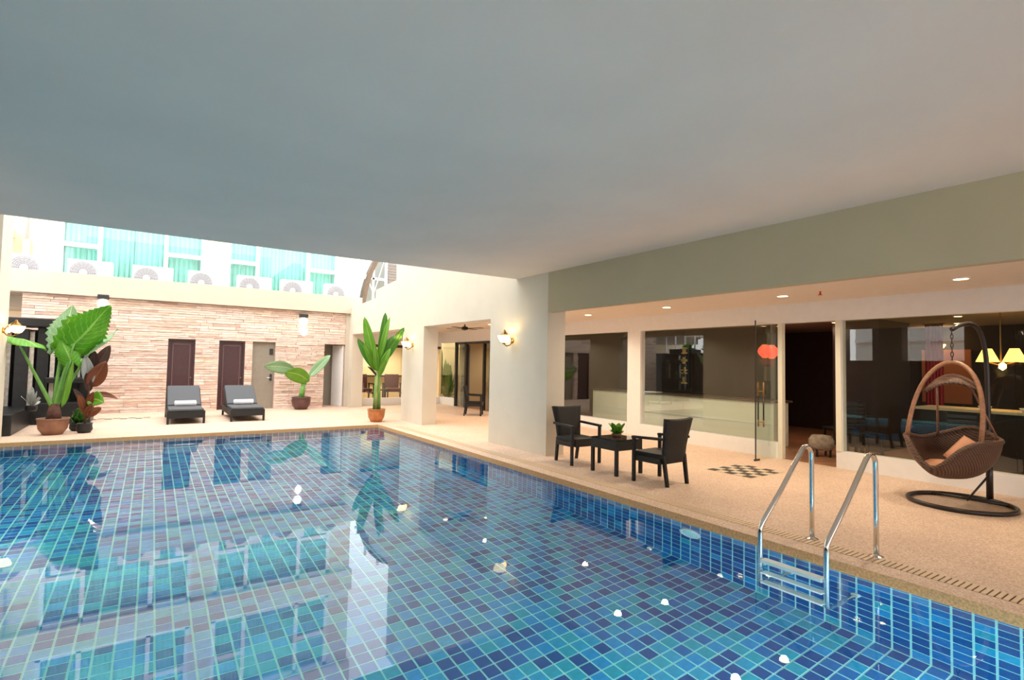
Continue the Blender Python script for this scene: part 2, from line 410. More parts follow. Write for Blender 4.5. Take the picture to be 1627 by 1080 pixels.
tile_wall = [MB().box(-TH, -P / 2 + hg, -P / 2 + hg, 0, P / 2 - hg, P / 2 - hg).mesh('tile', t) for t in TILES]
cells = []
nx = int((PX1 - PX0) / P); ny = int((PY1 - PY0) / P)
for i in range(nx):
    for j in range(ny):
        x = PX1 - .012 - P * (i + .5); y = PY0 + .05 + P * (j + .5)
        if x < PX0 + P / 2 or y > PY1 - .07: continue
        cells.append((.555 * x + .832 * y, x, y))
near = sorted(c for c in cells if c[0] >= 3.95)[:300]
ns = set(near); stuff = MB()
def put(mesh, loc, parent):
    o = bpy.data.objects.new('tile', mesh); COL.objects.link(o); o.parent = parent; o.location = loc
for c in cells:
    if c in ns: put(tile_floor[tcol()], (c[1], c[2], PZ), pool_floor)
    else:
        x, y = c[1], c[2]
        stuff.box(x - P / 2 + hg, y - P / 2 + hg, PZ, x + P / 2 - hg, y + P / 2 - hg, PZ + TH, tcol())
stuff.build('pool_tiles', TILES, pool_floor)['kind'] = 'stuff'
rows = int((-.03 - PZ) / P)
wc = []
for j in range(ny):
    for k in range(rows):
        y = PY0 + .05 + P * (j + .5); z = PZ + P * (k + .5) + .01
        if y < PY1 - .07: wc.append((y, z))
sel = set([c for c in wc if c[0] > 1.0][:300]); stuff = MB()
for c in wc:
    if c in sel: put(tile_wall[wcol()], (PX1 - .012, c[0], c[1]), pool_wall)
    else:
        stuff.box(PX1 - .012 - TH, c[0] - P / 2 + hg, c[1] - P / 2 + hg, PX1 - .012, c[0] + P / 2 - hg, c[1] + P / 2 - hg, wcol())
stuff.build('wall_tiles', TILES, pool_wall)['kind'] = 'stuff'
stuff = MB()
for i in range(nx):
    for k in range(rows):
        x = PX1 - .012 - P * (i + .5); z = PZ + P * (k + .5) + .01
        if x > PX0 + .07:
            stuff.box(x - P / 2 + hg, PY1 - .012 - TH, z - P / 2 + hg, x + P / 2 - hg, PY1 - .012, z + P / 2 - hg, wcol())
stuff.build('wall_tiles', TILES, pw2)['kind'] = 'stuff'
struct('pool_water', MB().quad([(PX0, PY0, WZ), (PX1, PY0, WZ), (PX1, PY1, WZ), (PX0, PY1, WZ)]), M['water'], 'clear still blue water filling the pool')

# overflow grate in the deck along the pool
gt = thing('gutter_grate', 'cream slotted overflow grate set in deck beside right pool edge', 'grate', (5.13, 0, 0))
BX(-.085, .3, -.02, .085, 12.6, .002).build('channel', M['gratedark'], gt)
sm = MB().box(-.085, -.014, 0, .085, .014, .008).mesh('slat', M['grate'])
for i in range(300):
    o = bpy.data.objects.new('slat', sm); COL.objects.link(o); o.parent = gt; o.location = (0, .32 + i * .041, .001)

# mosaic inlays
def mosaic(x0, y0, nx_, ny_, s, rz, label):
    t = thing('floor_mosaic', label, 'mosaic', (x0, y0, 0), rz)
    BX(-.02, -.02, 0, nx_ * s + .02, ny_ * s + .02, .003).build('bed', M['grate'], t)
    ms = [MB().box(0, 0, 0, s - .012, s - .012, .007).mesh('tile', mm) for mm in (M['mosaicblack'], M['mosaiclight'])]
    for i in range(nx_):
        for j in range(ny_):
            o = bpy.data.objects.new('tile', ms[(i + j) % 2]); COL.objects.link(o); o.parent = t; o.location = (i * s + .006, j * s + .006, .001)
mosaic(7.30, 4.55, 6, 5, .15, 0, 'checkered dark and cream mosaic inlay in deck before glass door')
mosaic(-1.25, 17.0, 8, 2, .16, -.05, 'small checkered mosaic strip in far deck near the stone wall')

# overhang slab and building above
struct('ceiling', MB().box(-3.0, -6, SZ, XW, 8.45, SZ + 4.5), M['slab'], 'huge plain grey soffit of the building overhanging the pool')
# pillared wall
T = .40
wl = MB()
wl.box(XW, 7.45, 0, XW + T, 9.37, 2.52)                       # pillar b
wl.box(XW, 12.62, 0, XW + T, 14.0, 2.52)                      # pillar a
wl.box(XW, 7.45, 2.52, XW + T, 14.6, 6.5)                      # wall above the openings
struct('beam', MB().box(XW, -6, 2.52, XW + .12, 7.45, 6.5), M['beam'], 'cream fascia beam above the porch opening, soffit shade painted into its colour')
prof = [(14.6, 3.95), (16.26, 3.84), (16.27, 3.58), (17.4, 3.525), (YB, 3.46)]
for (ya, za), (yb_, zb) in zip(prof[:-1], prof[1:]):
    wl.hexa([(XW, ya, 2.52), (XW + T, ya, 2.52), (XW + T, yb_, 2.52), (XW, yb_, 2.52)], [(XW, ya, za), (XW + T, ya, za), (XW + T, yb_, zb), (XW, yb_, zb)])
wl.box(XW, 18.5, 0, XW + T, YB, 2.52)
wl.box(XW, -6, 0, XW + T, -3.6, 2.52)
struct('wall_right', wl, M['cream'], 'cream pillared wall and beam between pool and porch')
# porch ceiling and roof above
struct('ceiling_porch', MB().box(XW + .12, -6, 2.76, 16.5, 7.45, 3.3).box(XW + T, 7.45, 2.76, 16.5, 15.2, 3.3).box(XW + T, 15.2, 2.76, XF + .16, YB, 3.3), M['porch'], 'beige porch ceiling with round downlights')
struct('wall_upper', MB().box(XW + T, -6, 3.3, 16.5, 13.5, 6.5), M['cream'], 'upper floors above the porch')

# shopfront
sf = MB()
sf.box(XF, -6, 2.42, XF + .16, 15.2, 2.76)       # header
for y0, y1 in ((11.6, 15.2), (8.62, 9.02), (4.26, 4.35)):
    sf.box(XF, y0, 0, XF + .16, y1, 2.42)
for y0, y1 in ((9.02, 11.6), (5.33, 8.62), (-6, 4.26)):
    sf.box(XF - .02, y0, 0, XF + .16, y1, .27)
sf.box(XF, 15.2, 2.36, XF + .16, YB, 2.76)
sf.box(XF - .02, 17.72, 0, XF + .16, YB, .27)
front = struct('wall_shopfront', sf, M['white'], 'white shopfront wall framing the porch windows')
MB().box(XF - .01, 5.25, 0, XF + .09, 5.33, 2.42).build('door_post', M['trimcream'], front)
MB().box(XF - .015, 4.265, .27, XF + .0, 4.345, 2.42).build('door_post', M['trimcream'], front)
def window(n, panes, z0, z1, label, x=XF + .05, axis='y'):
    w = thing('window_%d' % n, label, None); w['kind'] = 'structure'
    for a, b in panes:
        MB().box(x, a + .004, z0, x + .012, b - .004, z1).build('pane', M['glass'], w)
    return w
window(1, [(9.02, 11.6)], .27, 2.42, 'shopfront window behind the rattan table and pillar')
window(2, [(7.45, 8.62), (5.33, 7.45)], .27, 2.42, 'wide shopfront window with cream counter behind it')
window(3, [(2.14, 4.26), (-.6, 2.14), (-3.4, -.6)], .27, 2.42, 'shopfront window behind the hanging egg chair')
window(4, [(17.74, 18.88)], .27, 2.36, 'narrow glass beside the sliding doorway at porch end')
# open glass door
gd = thing('door_1', 'frameless glass door standing open with long pull handles', None, (XF, 5.36, 0)); gd['kind'] = 'structure'
MB().box(-.66, -.006, .01, -.01, .006, 2.41).build('pane', M['glass'], gd)
for s in (-1, 1):
    hb = MB().tube([(-.50, s * .05, .68), (-.50, s * .05, 1.12)], .013).build('handle', M['blackmetal'], gd, True)
    MB().tube([(-.50, s * .05, 1.12), (-.50, s * .05, 1.36)], .0135).build('handle_grip', M['brass'], hb, True)
    MB().tube([(-.50, s * .05, .58), (-.50, s * .05, .70)], .0135).build('handle_grip', M['brass'], hb, True)
MB().tube([(-.50, -.05, 1.2), (-.50, .05, 1.2)], .008).tube([(-.50, -.05, .66), (-.50, .05, .66)], .008).build('handle_bolt', M['brass'], gd)
MB().box(-.70, -.012, 0, -.55, .012, .03).box(-.67, -.008, 0, -.655, .008, 2.44).build('door_shoe', M['dkalu'], gd)

# far porch glass wall (at the back wall line)
fg = MB().box(6.17, YB, 0, XF, YB + .15, .27).box(6.17, YB, 2.22, XF, YB + .15, 2.76)
struct('wall_porch_end', fg, M['white'], 'white low wall and header of the porch end window')
w5 = thing('window_5', 'wide porch end window with armchairs and tan blinds behind', None); w5['kind'] = 'structure'
MB().box(6.17, YB + .05, .27, 7.75, YB + .06, 2.22).build('pane', M['glass'], w5)
MB().box(7.75, YB + .05, .27, XF - .1, YB + .06, 2.22).build('pane', M['glass'], w5)
MB().box(6.17, YB + .02, 2.12, XF, YB + .08, 2.22).build('frame', M['dkalu'], w5)
# lounge room behind
lr = MB().box(6.0, 22.2, 0, 9.6, 22.35, 3.3).box(9.4, YB + .15, 0, 9.5, 22.2, 3.3).box(6.0, YB + .15, 0, 6.1, 22.2, 3.3)
struct('wall_lounge', lr, M['tan'], 'tan walls of the lounge behind the porch end window')
struct('ceiling_lounge', MB().box(6.0, YB + .15, 2.76, 9.4, 22.3, 3.3), M['porch'], 'ceiling of the lounge')
struct('floor_lounge', MB().box(4.8, 21.4, -.1, 16.5, 24, 0).box(XF, -8, -.1, 16.5, 21.4, 0), M['infloor'], 'brown floor boards inside the restaurant and lobby')
bl = thing('roller_blind', 'tan blind drawn down inside the porch end window', 'blind', (7.5, 21.9, 0))
for i in range(4):
    BX(-1.35 + i * .95, 0, 1.02, -1.35 + i * .95 + .93, .03, 2.4).build('panel', M['tanblind'], bl)
BX(-1.4, -.04, .95, 2.4, .06, 1.02).build('rail', M['dkalu'], bl)
MB().box(-1.2, -.05, 1.1, -1.08, -.02, 2.1).build('cord_strip', M['paneglass'], bl)

# restaurant interior shell
ri = MB().box(15.0, -6, 0, 15.15, 12.2, 2.9).box(XF + .16, 12.05, 0, 15.0, 12.2, 2.9).box(XF + .16, -6, 0, 15, -5.85, 2.9)
ri.box(12.2, 7.2, 0, 12.35, 12.05, 2.9).box(12.2, 4.9, 0, 12.9, 5.7, 2.9).box(11.9, 4.7, 0, 13.4, 4.9, 2.9)
struct('wall_restaurant', ri, M['darkwall'], 'dark brown walls inside the restaurant')
struct('ceiling_restaurant', MB().box(XF + .16, -6, 2.62, 15, 12.05, 2.7), M['inceil'], 'brown restaurant ceiling with amber downlights')
# lobby (behind far doorway)
lb = MB().box(13.0, 12.2, 0, 13.15, 24.2, 3.0).box(10.5, 17.6, 0, 10.6, 24.2, 3.0).box(10.6, 24.1, 0, 13, 24.2, 3.0).box(XF + .16, 17.6, 0, 10.5, 17.7, 3.0).box(XF + .16, 15.0, 0, 9.9, 15.2, 2.76)
struct('wall_lobby', lb, M['tan'], 'tan lobby wall seen through the sliding doorway')

# sliding doorway at porch end
sd = thing('door_2', 'dark framed sliding doorway with grey curtain at porch end', None, (XF, 0, 0)); sd['kind'] = 'structure'
for y0, y1 in ((15.2, 15.28), (15.62, 15.70), (16.86, 16.98), (17.62, 17.72)):
    MB().box(-.02, y0, 0, .08, y1, 2.36).build('frame_post', M['dkalu'], sd)
MB().box(-.02, 15.2, 2.28, .08, 17.72, 2.36).build('frame_head', M['dkalu'], sd)
MB().box(.02, 15.28, .02, .032, 15.62, 2.28).build('pane', M['glass'], sd)
MB().box(.02, 16.98, .02, .032, 17.62, 2.28).build('pane', M['glass'], sd)
cu = MB(); rw = []
for z in (0.03, 2.25):
    rw.append([(.14 + .035 * math.sin(i * 1.3), 16.9 + i * .014, z) for i in range(40)])
cu.grid(rw).build('curtain', M['greycurtain'], sd, True, solid=.006)
# stairs in the lobby
st = thing('staircase', 'timber stair rising in the lobby behind the sliding doorway', 'stairs', (11.2, 17.6, 0))
for i in range(8):
    BX(0, -i * .27 - .27, i * .17, 1.2, -i * .27, i * .17 + .17).build('step', M['infloor'], st)
MB().tube([(0, 0, .9), (0, -2.2, 2.3)], .025).build('handrail', M['trimcream'], st)
for i in range(5):
    MB().tube([(0, -.1 - i * .5, .1 + i * .3), (0, -.1 - i * .5, .95 + i * .32)], .014).build('baluster', M['trimcream'], st)

# ------------------------------------------------------------------ back wall with stone strips
OPEN = [(.40, 1.10, 2.16), (1.74, 2.47, 2.16), (2.69, 3.37, 2.16), (4.94, 5.64, 2.16)]
X0, X1, ZT = -2.89, 5.77, 3.26
wb = MB()
xs = X0
for a, b, t in OPEN:
    wb.box(xs, YB + .03, 0, a, YB + .5, ZT); wb.box(a, YB + .03, t, b, YB + .5, ZT); xs = b
wb.box(xs, YB + .03, 0, X1 + .1, YB + .5, ZT)
wall_back = struct('wall_back', wb, M['mortar'], 'pink stacked stone wall behind the loungers')
st = MB(); z = 0.0
while z < ZT - .01:
    hgt = random.choice((.055, .065, .075, .09)); z1 = min(z + hgt, ZT); x = X0 - random.random() * .4
    while x < X1:
        w_ = random.uniform(.25, .95); a, b = max(x, X0), min(x + w_, X1)
        segs = [(a, b)]
        for oa, ob, t in OPEN:
            if z < t - .02:
                ns_ = []
                for p, q in segs:
                    if q <= oa or p >= ob: ns_.append((p, q))
                    else:
                        if p < oa: ns_.append((p, oa))
                        if q > ob: ns_.append((ob, q))
                segs = ns_
        for p, q in segs:
            if q - p > .02: st.box(p + .004, YB - random.uniform(0, .028), z + .004, q - .004, YB + .03, z1 - .004, random.choices(range(7), (4, 4, 3, 4, 1.5, 2.5, .9))[0])
        x += w_
    z = z1
st.build('stone_strips', M['stone'], wall_back)['kind'] = 'stuff'
MB().box(5.64, YB - .05, 0, 5.77, YB + .03, ZT).build('corner_trim', M['parapet'], wall_back)
# recesses
for k, (a, b, t) in enumerate(OPEN):
    d = .14 if k < 2 else (.5 if k == 2 else 1.0)
for i, (a, b, t) in enumerate(OPEN[:2]):
    d = thing('door_%d' % (3 + i), ('dark maroon panelled door behind the left lounger', 'dark maroon panelled door behind the right lounger')[i], None, (a, YB + .08, 0)); d['kind'] = 'structure'
    w_ = b - a
    MB().box(0, -.03, 0, .05, .10, t).box(w_ - .05, -.03, 0, w_, .10, t).box(.05, -.03, t - .05, w_ - .05, .10, t).build('frame', M['doorwood'], d)
    MB().box(.05, .03, 0, w_ - .05, .07, t - .05).build('leaf', M['doorwood'], d)
    bd = MB()
    for x0, z0, x1, z1 in ((.12, .12, .14, t - .14), (w_ - .14, .12, w_ - .12, t - .14), (.12, .12, w_ - .12, .14), (.12, t - .16, w_ - .12, t - .14)):
        bd.box(x0, .015, z0, x1, .03, z1)
    bd.build('bead', M['doortrim'], d)
    MB().tube([(w_ - .085, .03, 1.0), (w_ - .085, -.02, 1.0)], .02).build('knob', M['brass'], d)
a, b, t = OPEN[2]
d = thing('door_5', 'plain grey door in recess between maroon door and banana plant', None, (a, YB + .12, 0)); d['kind'] = 'structure'
MB().box(0, 0, 0, b - a, .05, t).build('leaf', M['greydoor'], d)
MB().tube([(b - a - .10, -.0, 1.0), (b - a - .10, -.05, 1.0), (b - a - .22, -.05, 1.0)], .013).build('handle', M['steel'], d, True)
MB().box(b - a - .13, -.012, .9, b - a - .06, 0, 1.12).build('handle_plate', M['dkalu'], d)
MB().box(b - a - .16, -.02, 1.75, b - a - .05, 0, 1.95).build('closer', M['dkalu'], d)
a, b, t = OPEN[3]
MB().box(a, YB + .9, 0, b, YB + .95, t).box(a - .03, YB + .3, 0, a, YB + .9, t).box(b, YB + .3, 0, b + .03, YB + .9, t).box(a, YB + .3, t, b, YB + .9, t + .03).build('recess', M['greywall'], wall_back)
d = thing('door_6', 'pale grey door standing ajar in last recess of stone wall', None, (b - .02, YB + .06, 0), 1.9 - PI / 2); d['kind'] = 'structure'
MB().box(-.04, 0, .01, 0, .62, t - .02).build('leaf', M['white'], d)
MB().box(.0, .50, .95, .015, .57, 1.1).build('handle', M['steel'], d)
# parapet beam
struct('parapet', MB().box(-7.0, 18.72, 3.26, 6.15, 19.2, 3.85), M['parapet'], 'cream parapet beam above the stone wall')
struct('roof_terrace', MB().box(-7.0, 19.2, 3.2, 6.0, 21.6, 3.56).box(-7.0, 19.4, 2.9, -2.4, 21.6, 3.2), M['greywall'], 'flat roof carrying the air conditioners')

# wall lamps on the stone wall
def wall_lamp(x, z, label):
    t = thing('wall_lamp', label, 'wall lamp', (x, YB - .02, z), 0, 'globe lamps on the stone wall')
    MB().box(-.13, -.20, .30, .13, .0, .42).build('cap', M['blackplastic'], t, bevel=.015)
    MB().lathe([(.02, .30), (.09, .28), (.13, .2), (.13, .12), (.08, .05), (.0, .03)], (0, -.12, 0), 16).build('globe', M['globe'], t, True)
    MB().tube([(0, 0, .0), (0, -.1, -.02), (0, -.1, .05)], .015).build('bracket', M['steel'], t, True)
    MB().lathe([(.04, -.02), (.10, -.10), (.11, -.20), (.05, -.30), (0, -.32)], (.02, -.1, 0), 14).build('lower_shade', M['globe'], t, True)
wall_lamp(4.19, 2.72, 'black capped globe lamp high on stone wall above banana plant')
wall_lamp(-1.18, 2.90, 'black capped globe lamp high on stone wall above elephant ear leaves')

# ------------------------------------------------------------------ air conditioners on the roof
def make_ac(label):
    t = thing('air_conditioner', label, 'air conditioner', (0, 0, 0), 0, 'condensers along the roof')
    BX(0, 0, .06, 1.04, .36, .80).build('casing', M['acwhite'], t, bevel=.02)
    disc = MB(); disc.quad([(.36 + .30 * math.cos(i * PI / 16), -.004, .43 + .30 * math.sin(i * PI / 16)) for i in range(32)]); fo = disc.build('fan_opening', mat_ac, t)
    fr = MB()
    for r in (.30, .255, .21, .165, .12):
        fr.tube([(.36 + r * math.cos(i * PI / 14), -.012, .43 + r * math.sin(i * PI / 14)) for i in range(28)], .008, 4, True)
    for i in range(16):
        a = i * PI / 8
        fr.tube([(.36 + .09 * math.cos(a), -.012, .43 + .09 * math.sin(a)), (.36 + .30 * math.cos(a), -.012, .43 + .30 * math.sin(a))], .006, 4)
    fr.build('fan_grille', M['acgrey'], fo)
    MB().lathe([(.09, -.01), (.09, .012), (.07, .02)], (0, 0, 0), 16).build('hub', M['acwhite'], fo, loc=(.36, -.012, .43)).rotation_euler = (PI / 2, 0, 0)
    MB().box(.82, -.006, .30, .92, 0, .33).build('badge', M['acgrey'], t)
    for x in (.12, .82): MB().box(x, -.02, 0, x + .1, .38, .06).build('foot', M['acgrey'], t)
    return t
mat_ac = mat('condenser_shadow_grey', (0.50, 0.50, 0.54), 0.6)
ax = [-3.35, -2.08, -.58, .86, 2.25, 3.6, 5.08]
an = ['white air conditioner at left roof end beside the cream wall pier', 'white air conditioner before left sash of first aqua window',
      'white air conditioner before the wide middle pane of first aqua window', 'white air conditioner before cream wall between both aqua windows',
      'white air conditioner before left sash of second aqua window', 'white air conditioner before the wide middle pane of second aqua window',
      'white air conditioner at right roof end nearest the arch']
ac = make_ac(an[0]); ac.location = (ax[0], 19.55, 3.56)
for x, n_ in zip(ax[1:], an[1:]): dup(ac, (x, 19.55, 3.56), 0, n_)

# ------------------------------------------------------------------ building behind
BY = 21.5
WIN = [-2.52, 2.10]       # left edges of the window groups
bw = MB()
def facade(z0, z1):
    xs = -9.0
    for wx in WIN:
        bw.box(xs, BY, z0, wx, BY + .6, z1); xs = wx + 3.95
    bw.box(xs, BY, z0, 6.85, BY + .6, z1)
facade(3.3, 6.5); bw.box(-9, BY - .25, 6.5, 6.9, BY + .6, 7.25); facade(7.25, 10.0); bw.box(-9, BY - .25, 10.0, 6.9, BY + .6, 12.5)
bw.box(-9, BY, 0, -2.5, BY + .6, 3.3)
struct('wall_building', bw, M['bldcream'], 'cream upper building with aqua curtained windows above the roof')
struct('wall_room', MB().box(-9, BY + 1.4, 3.3, 6.9, BY + 1.5, 12), M['aqua'], 'far side of curtained rooms')
wn = 7
for zi, (zb, zt) in enumerate(((3.75, 6.5), (7.4, 10.0))):
    for gi, wx in enumerate(WIN):
        w = thing('window_%d' % wn, ('%s aqua curtained window with white frame, %s' % (('left', 'right')[gi], ('behind the air conditioners', 'one storey higher, mirrored in pool')[zi])), None, (wx, BY + .1, 0)); w['kind'] = 'structure'; wn += 1
        fr = MB(); W_ = 3.95
        for x0, x1 in ((0, .12), (.96, 1.08), (2.74, 2.86), (3.83, 3.95)): fr.box(x0, -.14, zb, x1, .04, zt)
        tz = zb + 1.27
        for x0, x1 in ((.12, .96), (2.86, 3.83)): fr.box(x0, -.13, tz, x1, .04, tz + .14)
        fr.box(0, -.14, zt - .12, W_, .04, zt).box(0, -.14, zb - .08, W_, .04, zb + .06)
        fr.build('frame', M['frame'], w)
        for x0, x1, z0, z1 in ((.12, .96, zb + .06, tz), (.12, .96, tz + .14, zt - .12), (1.08, 2.74, zb + .06, zt - .12), (2.86, 3.83, zb + .06, tz), (2.86, 3.83, tz + .14, zt - .12)):
            MB().box(x0, 0, z0, x1, .008, z1).build('pane', M['paneglass'], w)
        for ci, (x0, x1) in enumerate(((.05, 1.9), (1.92, 3.9))):
            n_ = 90; rw = []
            for z in (zb, zt):
                rw.append([(x0 + (x1 - x0) * i / n_, .22 + .05 * math.sin(i * .9) + .02 * math.sin(i * 2.3 + 1), z) for i in range(n_ + 1)])
            MB().grid(rw).build('curtain', M['aqua'], w, True, solid=.004)
lm = thing('balcony_lantern', 'small yellow capped lantern on white wall left of aqua window', 'lantern', (-3.72, BY - .27, 4.75))
MB().lathe([(.24, .0), (.26, .2), (.1, .32), (0, .33)], (0, 0, .3), 12).build('cap', mat('pale_yellow_cap', (.85, .72, .35), .6), lm)
MB().box(-.14, -.1, -.25, .14, .1, .3).build('body', M['acgrey'], lm)
pb = thing('drain_pipe', 'thin grey drain pipe on cream building wall at left', 'pipe', (-3.25, BY - .10, 3.56))
MB().tube([(0, 0, 0), (0, 0, 5)], .035).build('pipe', M['greycurtain'], pb)
MB().box(-.09, -.05, .9, .09, .05, 1.5).build('junction', M['tan'], pb)

# arched window beyond the right end
aw = thing('arched_window', 'tall arched window with brown rim beyond the stepped wall', 'window', (0, 22.0, 0))
cx, hw, zs, rise = 8.75, 1.66, 3.3, 3.5
arc = [(cx - hw * math.cos(i * PI / 24), zs + rise * math.sin(i * PI / 24)) for i in range(25)]
am = MB()
for (xa, za), (xb, zb) in zip(arc[:-1], arc[1:]):
    ia = (cx + (xa - cx) * .9, zs + (za - zs) * .93); ib = (cx + (xb - cx) * .9, zs + (zb - zs) * .93)
    am.hexa([(xa, -.25, za), (ia[0], -.25, ia[1]), (ia[0], .1, ia[1]), (xa, .1, za)], [(xb, -.25, zb), (ib[0], -.25, ib[1]), (ib[0], .1, ib[1]), (xb, .1, zb)])
am.build('rim', M['archbrown'], aw)
MB().quad([(cx + (x - cx) * .92, .0, zs + (z_ - zs) * .94) for x, z_ in arc]).build('pane', M['paneglass'], aw)
mu = MB()
mu.box(7.62, -.06, zs, 7.70, .03, 6.3).box(8.16, -.08, zs, 8.26, .03, 6.8).box(7.2, -.06, 5.05, 8.2, .03, 5.14).box(8.7, -.06, zs, 8.8, .03, 6.8)
mu.tube([(7.25, -.03, 5.4), (7.66, -.03, 4.5)], .03).tube([(8.1, -.03, 5.9), (7.7, -.03, 4.5)], .02)
mu.build('mullion', M['frame'], aw)
lv = MB()
for i in range(9): lv.box(8.3, -.05, 4.75 + i * .12, 8.72, .02, 4.83 + i * .12)
lv.build('louvre', M['louvre'], aw)['kind'] = 'stuff'
MB().quad([(cx + (x - cx) * .95, .5, zs + (z_ - zs) * .96) for x, z_ in arc]).build('inner_screen', M['greycurtain'], aw)

# ------------------------------------------------------------------ left side of the pool
wlft = MB()
wlft.box(-2.85, -6, -1.4, PX0, 9.55, 1.95).box(-2.85, 9.55, 0, PX0, 13.0, SZ + 3.3)
wlft.box(-2.85, 7.7, 1.95, PX0, 8.6, SZ).box(-2.85, 1.5, 1.95, PX0, 6.0, SZ).box(-2.85, -1.2, 1.95, PX0, -.6, SZ)
struct('wall_left', wlft, M['darkclad'], 'dark brown clad left wall beside the pool, with openings above')
struct('pillar_left', MB().box(-2.95, 13.0, 0, PX0 + .05, 13.87, SZ + 3.3), M['cream'], 'cream pier at the far left corner of the pool')
nb = MB().box(-9.3, -8, 0, -9.0, 12, 7.5).box(-9.0, -8, 2.9, -8.9, 12, 3.05).box(-9.0, 9.0, 0, -8.85, 9.2, 7).box(-9.0, 5.6, 0, -8.85, 5.8, 7)
struct('wall_rear', MB().box(-9, -6.3, 0, 16, -6, 1.1), M['rearwall'], 'tan wall behind the near end of the pool')
struct('wall_neighbour', nb, M['extwhite'], 'white neighbouring wall beyond the left openings')

# black slate water feature in the far left corner
bf = thing('slate_feature', 'black slate water feature with posts and ledges in far corner', 'water feature', (-2.35, 16.6, 0))
MB().box(-.65, -2.35, 0, .12, .6, .42).build('basin', M['blackstone'], bf, bevel=.02)
for x0, y0, x1, h in ((-.62, -.2, -.42, 2.2), (-.25, -.1, -.02, 2.2), (.12, .0, .34, 2.25), (.52, .1, .74, 1.75), (.9, .3, 1.1, 1.75)):
    MB().box(x0, y0, 0, x1, y0 + .24, h).build('post', M['blackstone'], bf, bevel=.01)
for x in (-.36, .04, .42):
    MB().box(x - .05, .0, .42, x + .03, .06, 2.15).build('pale_strip', M['paleslat'], bf)
MB().box(-.62, .42, 0, .95, .5, 2.2).build('back_panel', M['blackstone'], bf)
MB().box(-.75, -.3, 2.25, .50, .6, 2.45).build('roof_ledge', M['blackstone'], bf, bevel=.02)
MB().box(.3, -.05, 1.75, 1.2, .6, 1.9).build('middle_ledge', M['blackstone'], bf, bevel=.02)
MB().box(.3, -.2, .95, 1.15, .5, 1.08).build('lower_ledge', M['blackstone'], bf, bevel=.02)
MB().box(.1, -.3, 0, 1.2, .6, .5).build('plinth', M['blackstone'], bf, bevel=.02)
for i in range(4): MB().box(.56 + i * .15, .3, 1.08, .63 + i * .15, .36, 1.75).build('slat', M['paleslat'], bf)
# slate garden wall at the corner, planted on top
sw = struct('wall_feature', MB().box(-3.75, 14.0, 0, -3.45, 19.4, 2.3), M['blackstone'], 'black slate garden wall at the far left corner')
rl = thing('railing', 'white post railing above black slate wall at far left', 'railing', (-3.72, 16.5, 2.3))
for i in range(9): MB().box(-.03, -2.4 + i * .6, 0, .03, -2.34 + i * .6, .95).build('post', M['frame'], rl)
MB().box(-.04, -2.45, .95, .04, 2.5, 1.02).build('handrail', M['frame'], rl)
# ------------------------------------------------------------------ plants
def leaf(name, mt, parent, base, tip, width, droop=.15, roll=0.0, fold=.12, shape='lance', nl=14, scal=0.0, side=None):
    B, Tp = Vector(base), Vector(tip); L = (Tp - B).length; d = (Tp - B).normalized()
    up = Vector((0, 0, 1)); sd_ = d.cross(Vector((0, 1, 0))) if side == 'face' else (Vector(side) if side else d.cross(up))
    if sd_.length < .1: sd_ = Vector((1, 0, 0))
    sd_.normalize(); nr = sd_.cross(d).normalized()
    sd_ = sd_ * math.cos(roll) + nr * math.sin(roll); nr = sd_.cross(d).normalized()
    rows_, uvs = [], []
    lo = -.28 if shape == 'heart' else 0.0
    for i in range(nl + 1):
        t = i / nl
        if shape == 'lance': w_ = math.sin(PI * min(1, t ** .75)) ** .7
        elif shape == 'heart': w_ = (.5 + .5 * (t / .34) ** .7 if t < .34 else (1 - (t - .34) / .66) ** .8)
        else: w_ = math.sin(PI * min(1, t ** .9)) ** .55
        if scal: w_ *= 1 + scal * math.sin(i * PI * .999) + scal * (1 if i % 2 else -1) * .8
        w_ = max(w_, .015)
        tt = t
        c = B + d * (L * tt) - up * (droop * L * (t * t)) + up * (droop * L * t)
        rr, uu = [], []
        for u in (-1, -.66, -.33, 0, .33, .66, 1):
            back = 0
            if shape == 'heart' and t < .34: back = -abs(u) * .36 * (1 - t / .34)
            p = c + sd_ * (u * w_ * width / 2) + nr * (-abs(u) * fold * width * w_ + .04 * width * math.sin(6 * t + u * 2)) + d * (L * back)
            rr.append(p); uu.append(((u + 1) / 2, t))
        rows_.append(rr); uvs.append(uu)
    return MB().grid(rows_, uvs).build(name, mt, parent, True, solid=.003)
def stalk(name, mt, parent, pts, r0, r1):
    P0, P1, P2 = [Vector(p) for p in pts]; pl = []; n_ = 8
    for i in range(n_ + 1):
        t = i / n_; pl.append(P0 * (1 - t) ** 2 + P1 * 2 * t * (1 - t) + P2 * t * t)
    return MB().tube(pl, [r0 + (r1 - r0) * i / n_ for i in range(n_ + 1)], 7).build(name, mt, parent, True)
def pot(parent, mt, r, h, belly=1.0, r0=.6):
    pr = [(0, 0), (r * r0, 0), (r * (r0 + .3) * belly, h * .35), (r * belly, h * .75), (r, h * .9), (r * 1.06, h * .93), (r * 1.06, h), (r * .92, h), (r * .9, h * .9), (0, h * .9)]
    o = MB().lathe(pr, n=28).build('pot', mt, parent, True)
    MB().lathe([(r * .9, h * .905), (r * .5, h * .93), (0, h * .94)], n=20).build('soil', M['soil'], o)
    return o

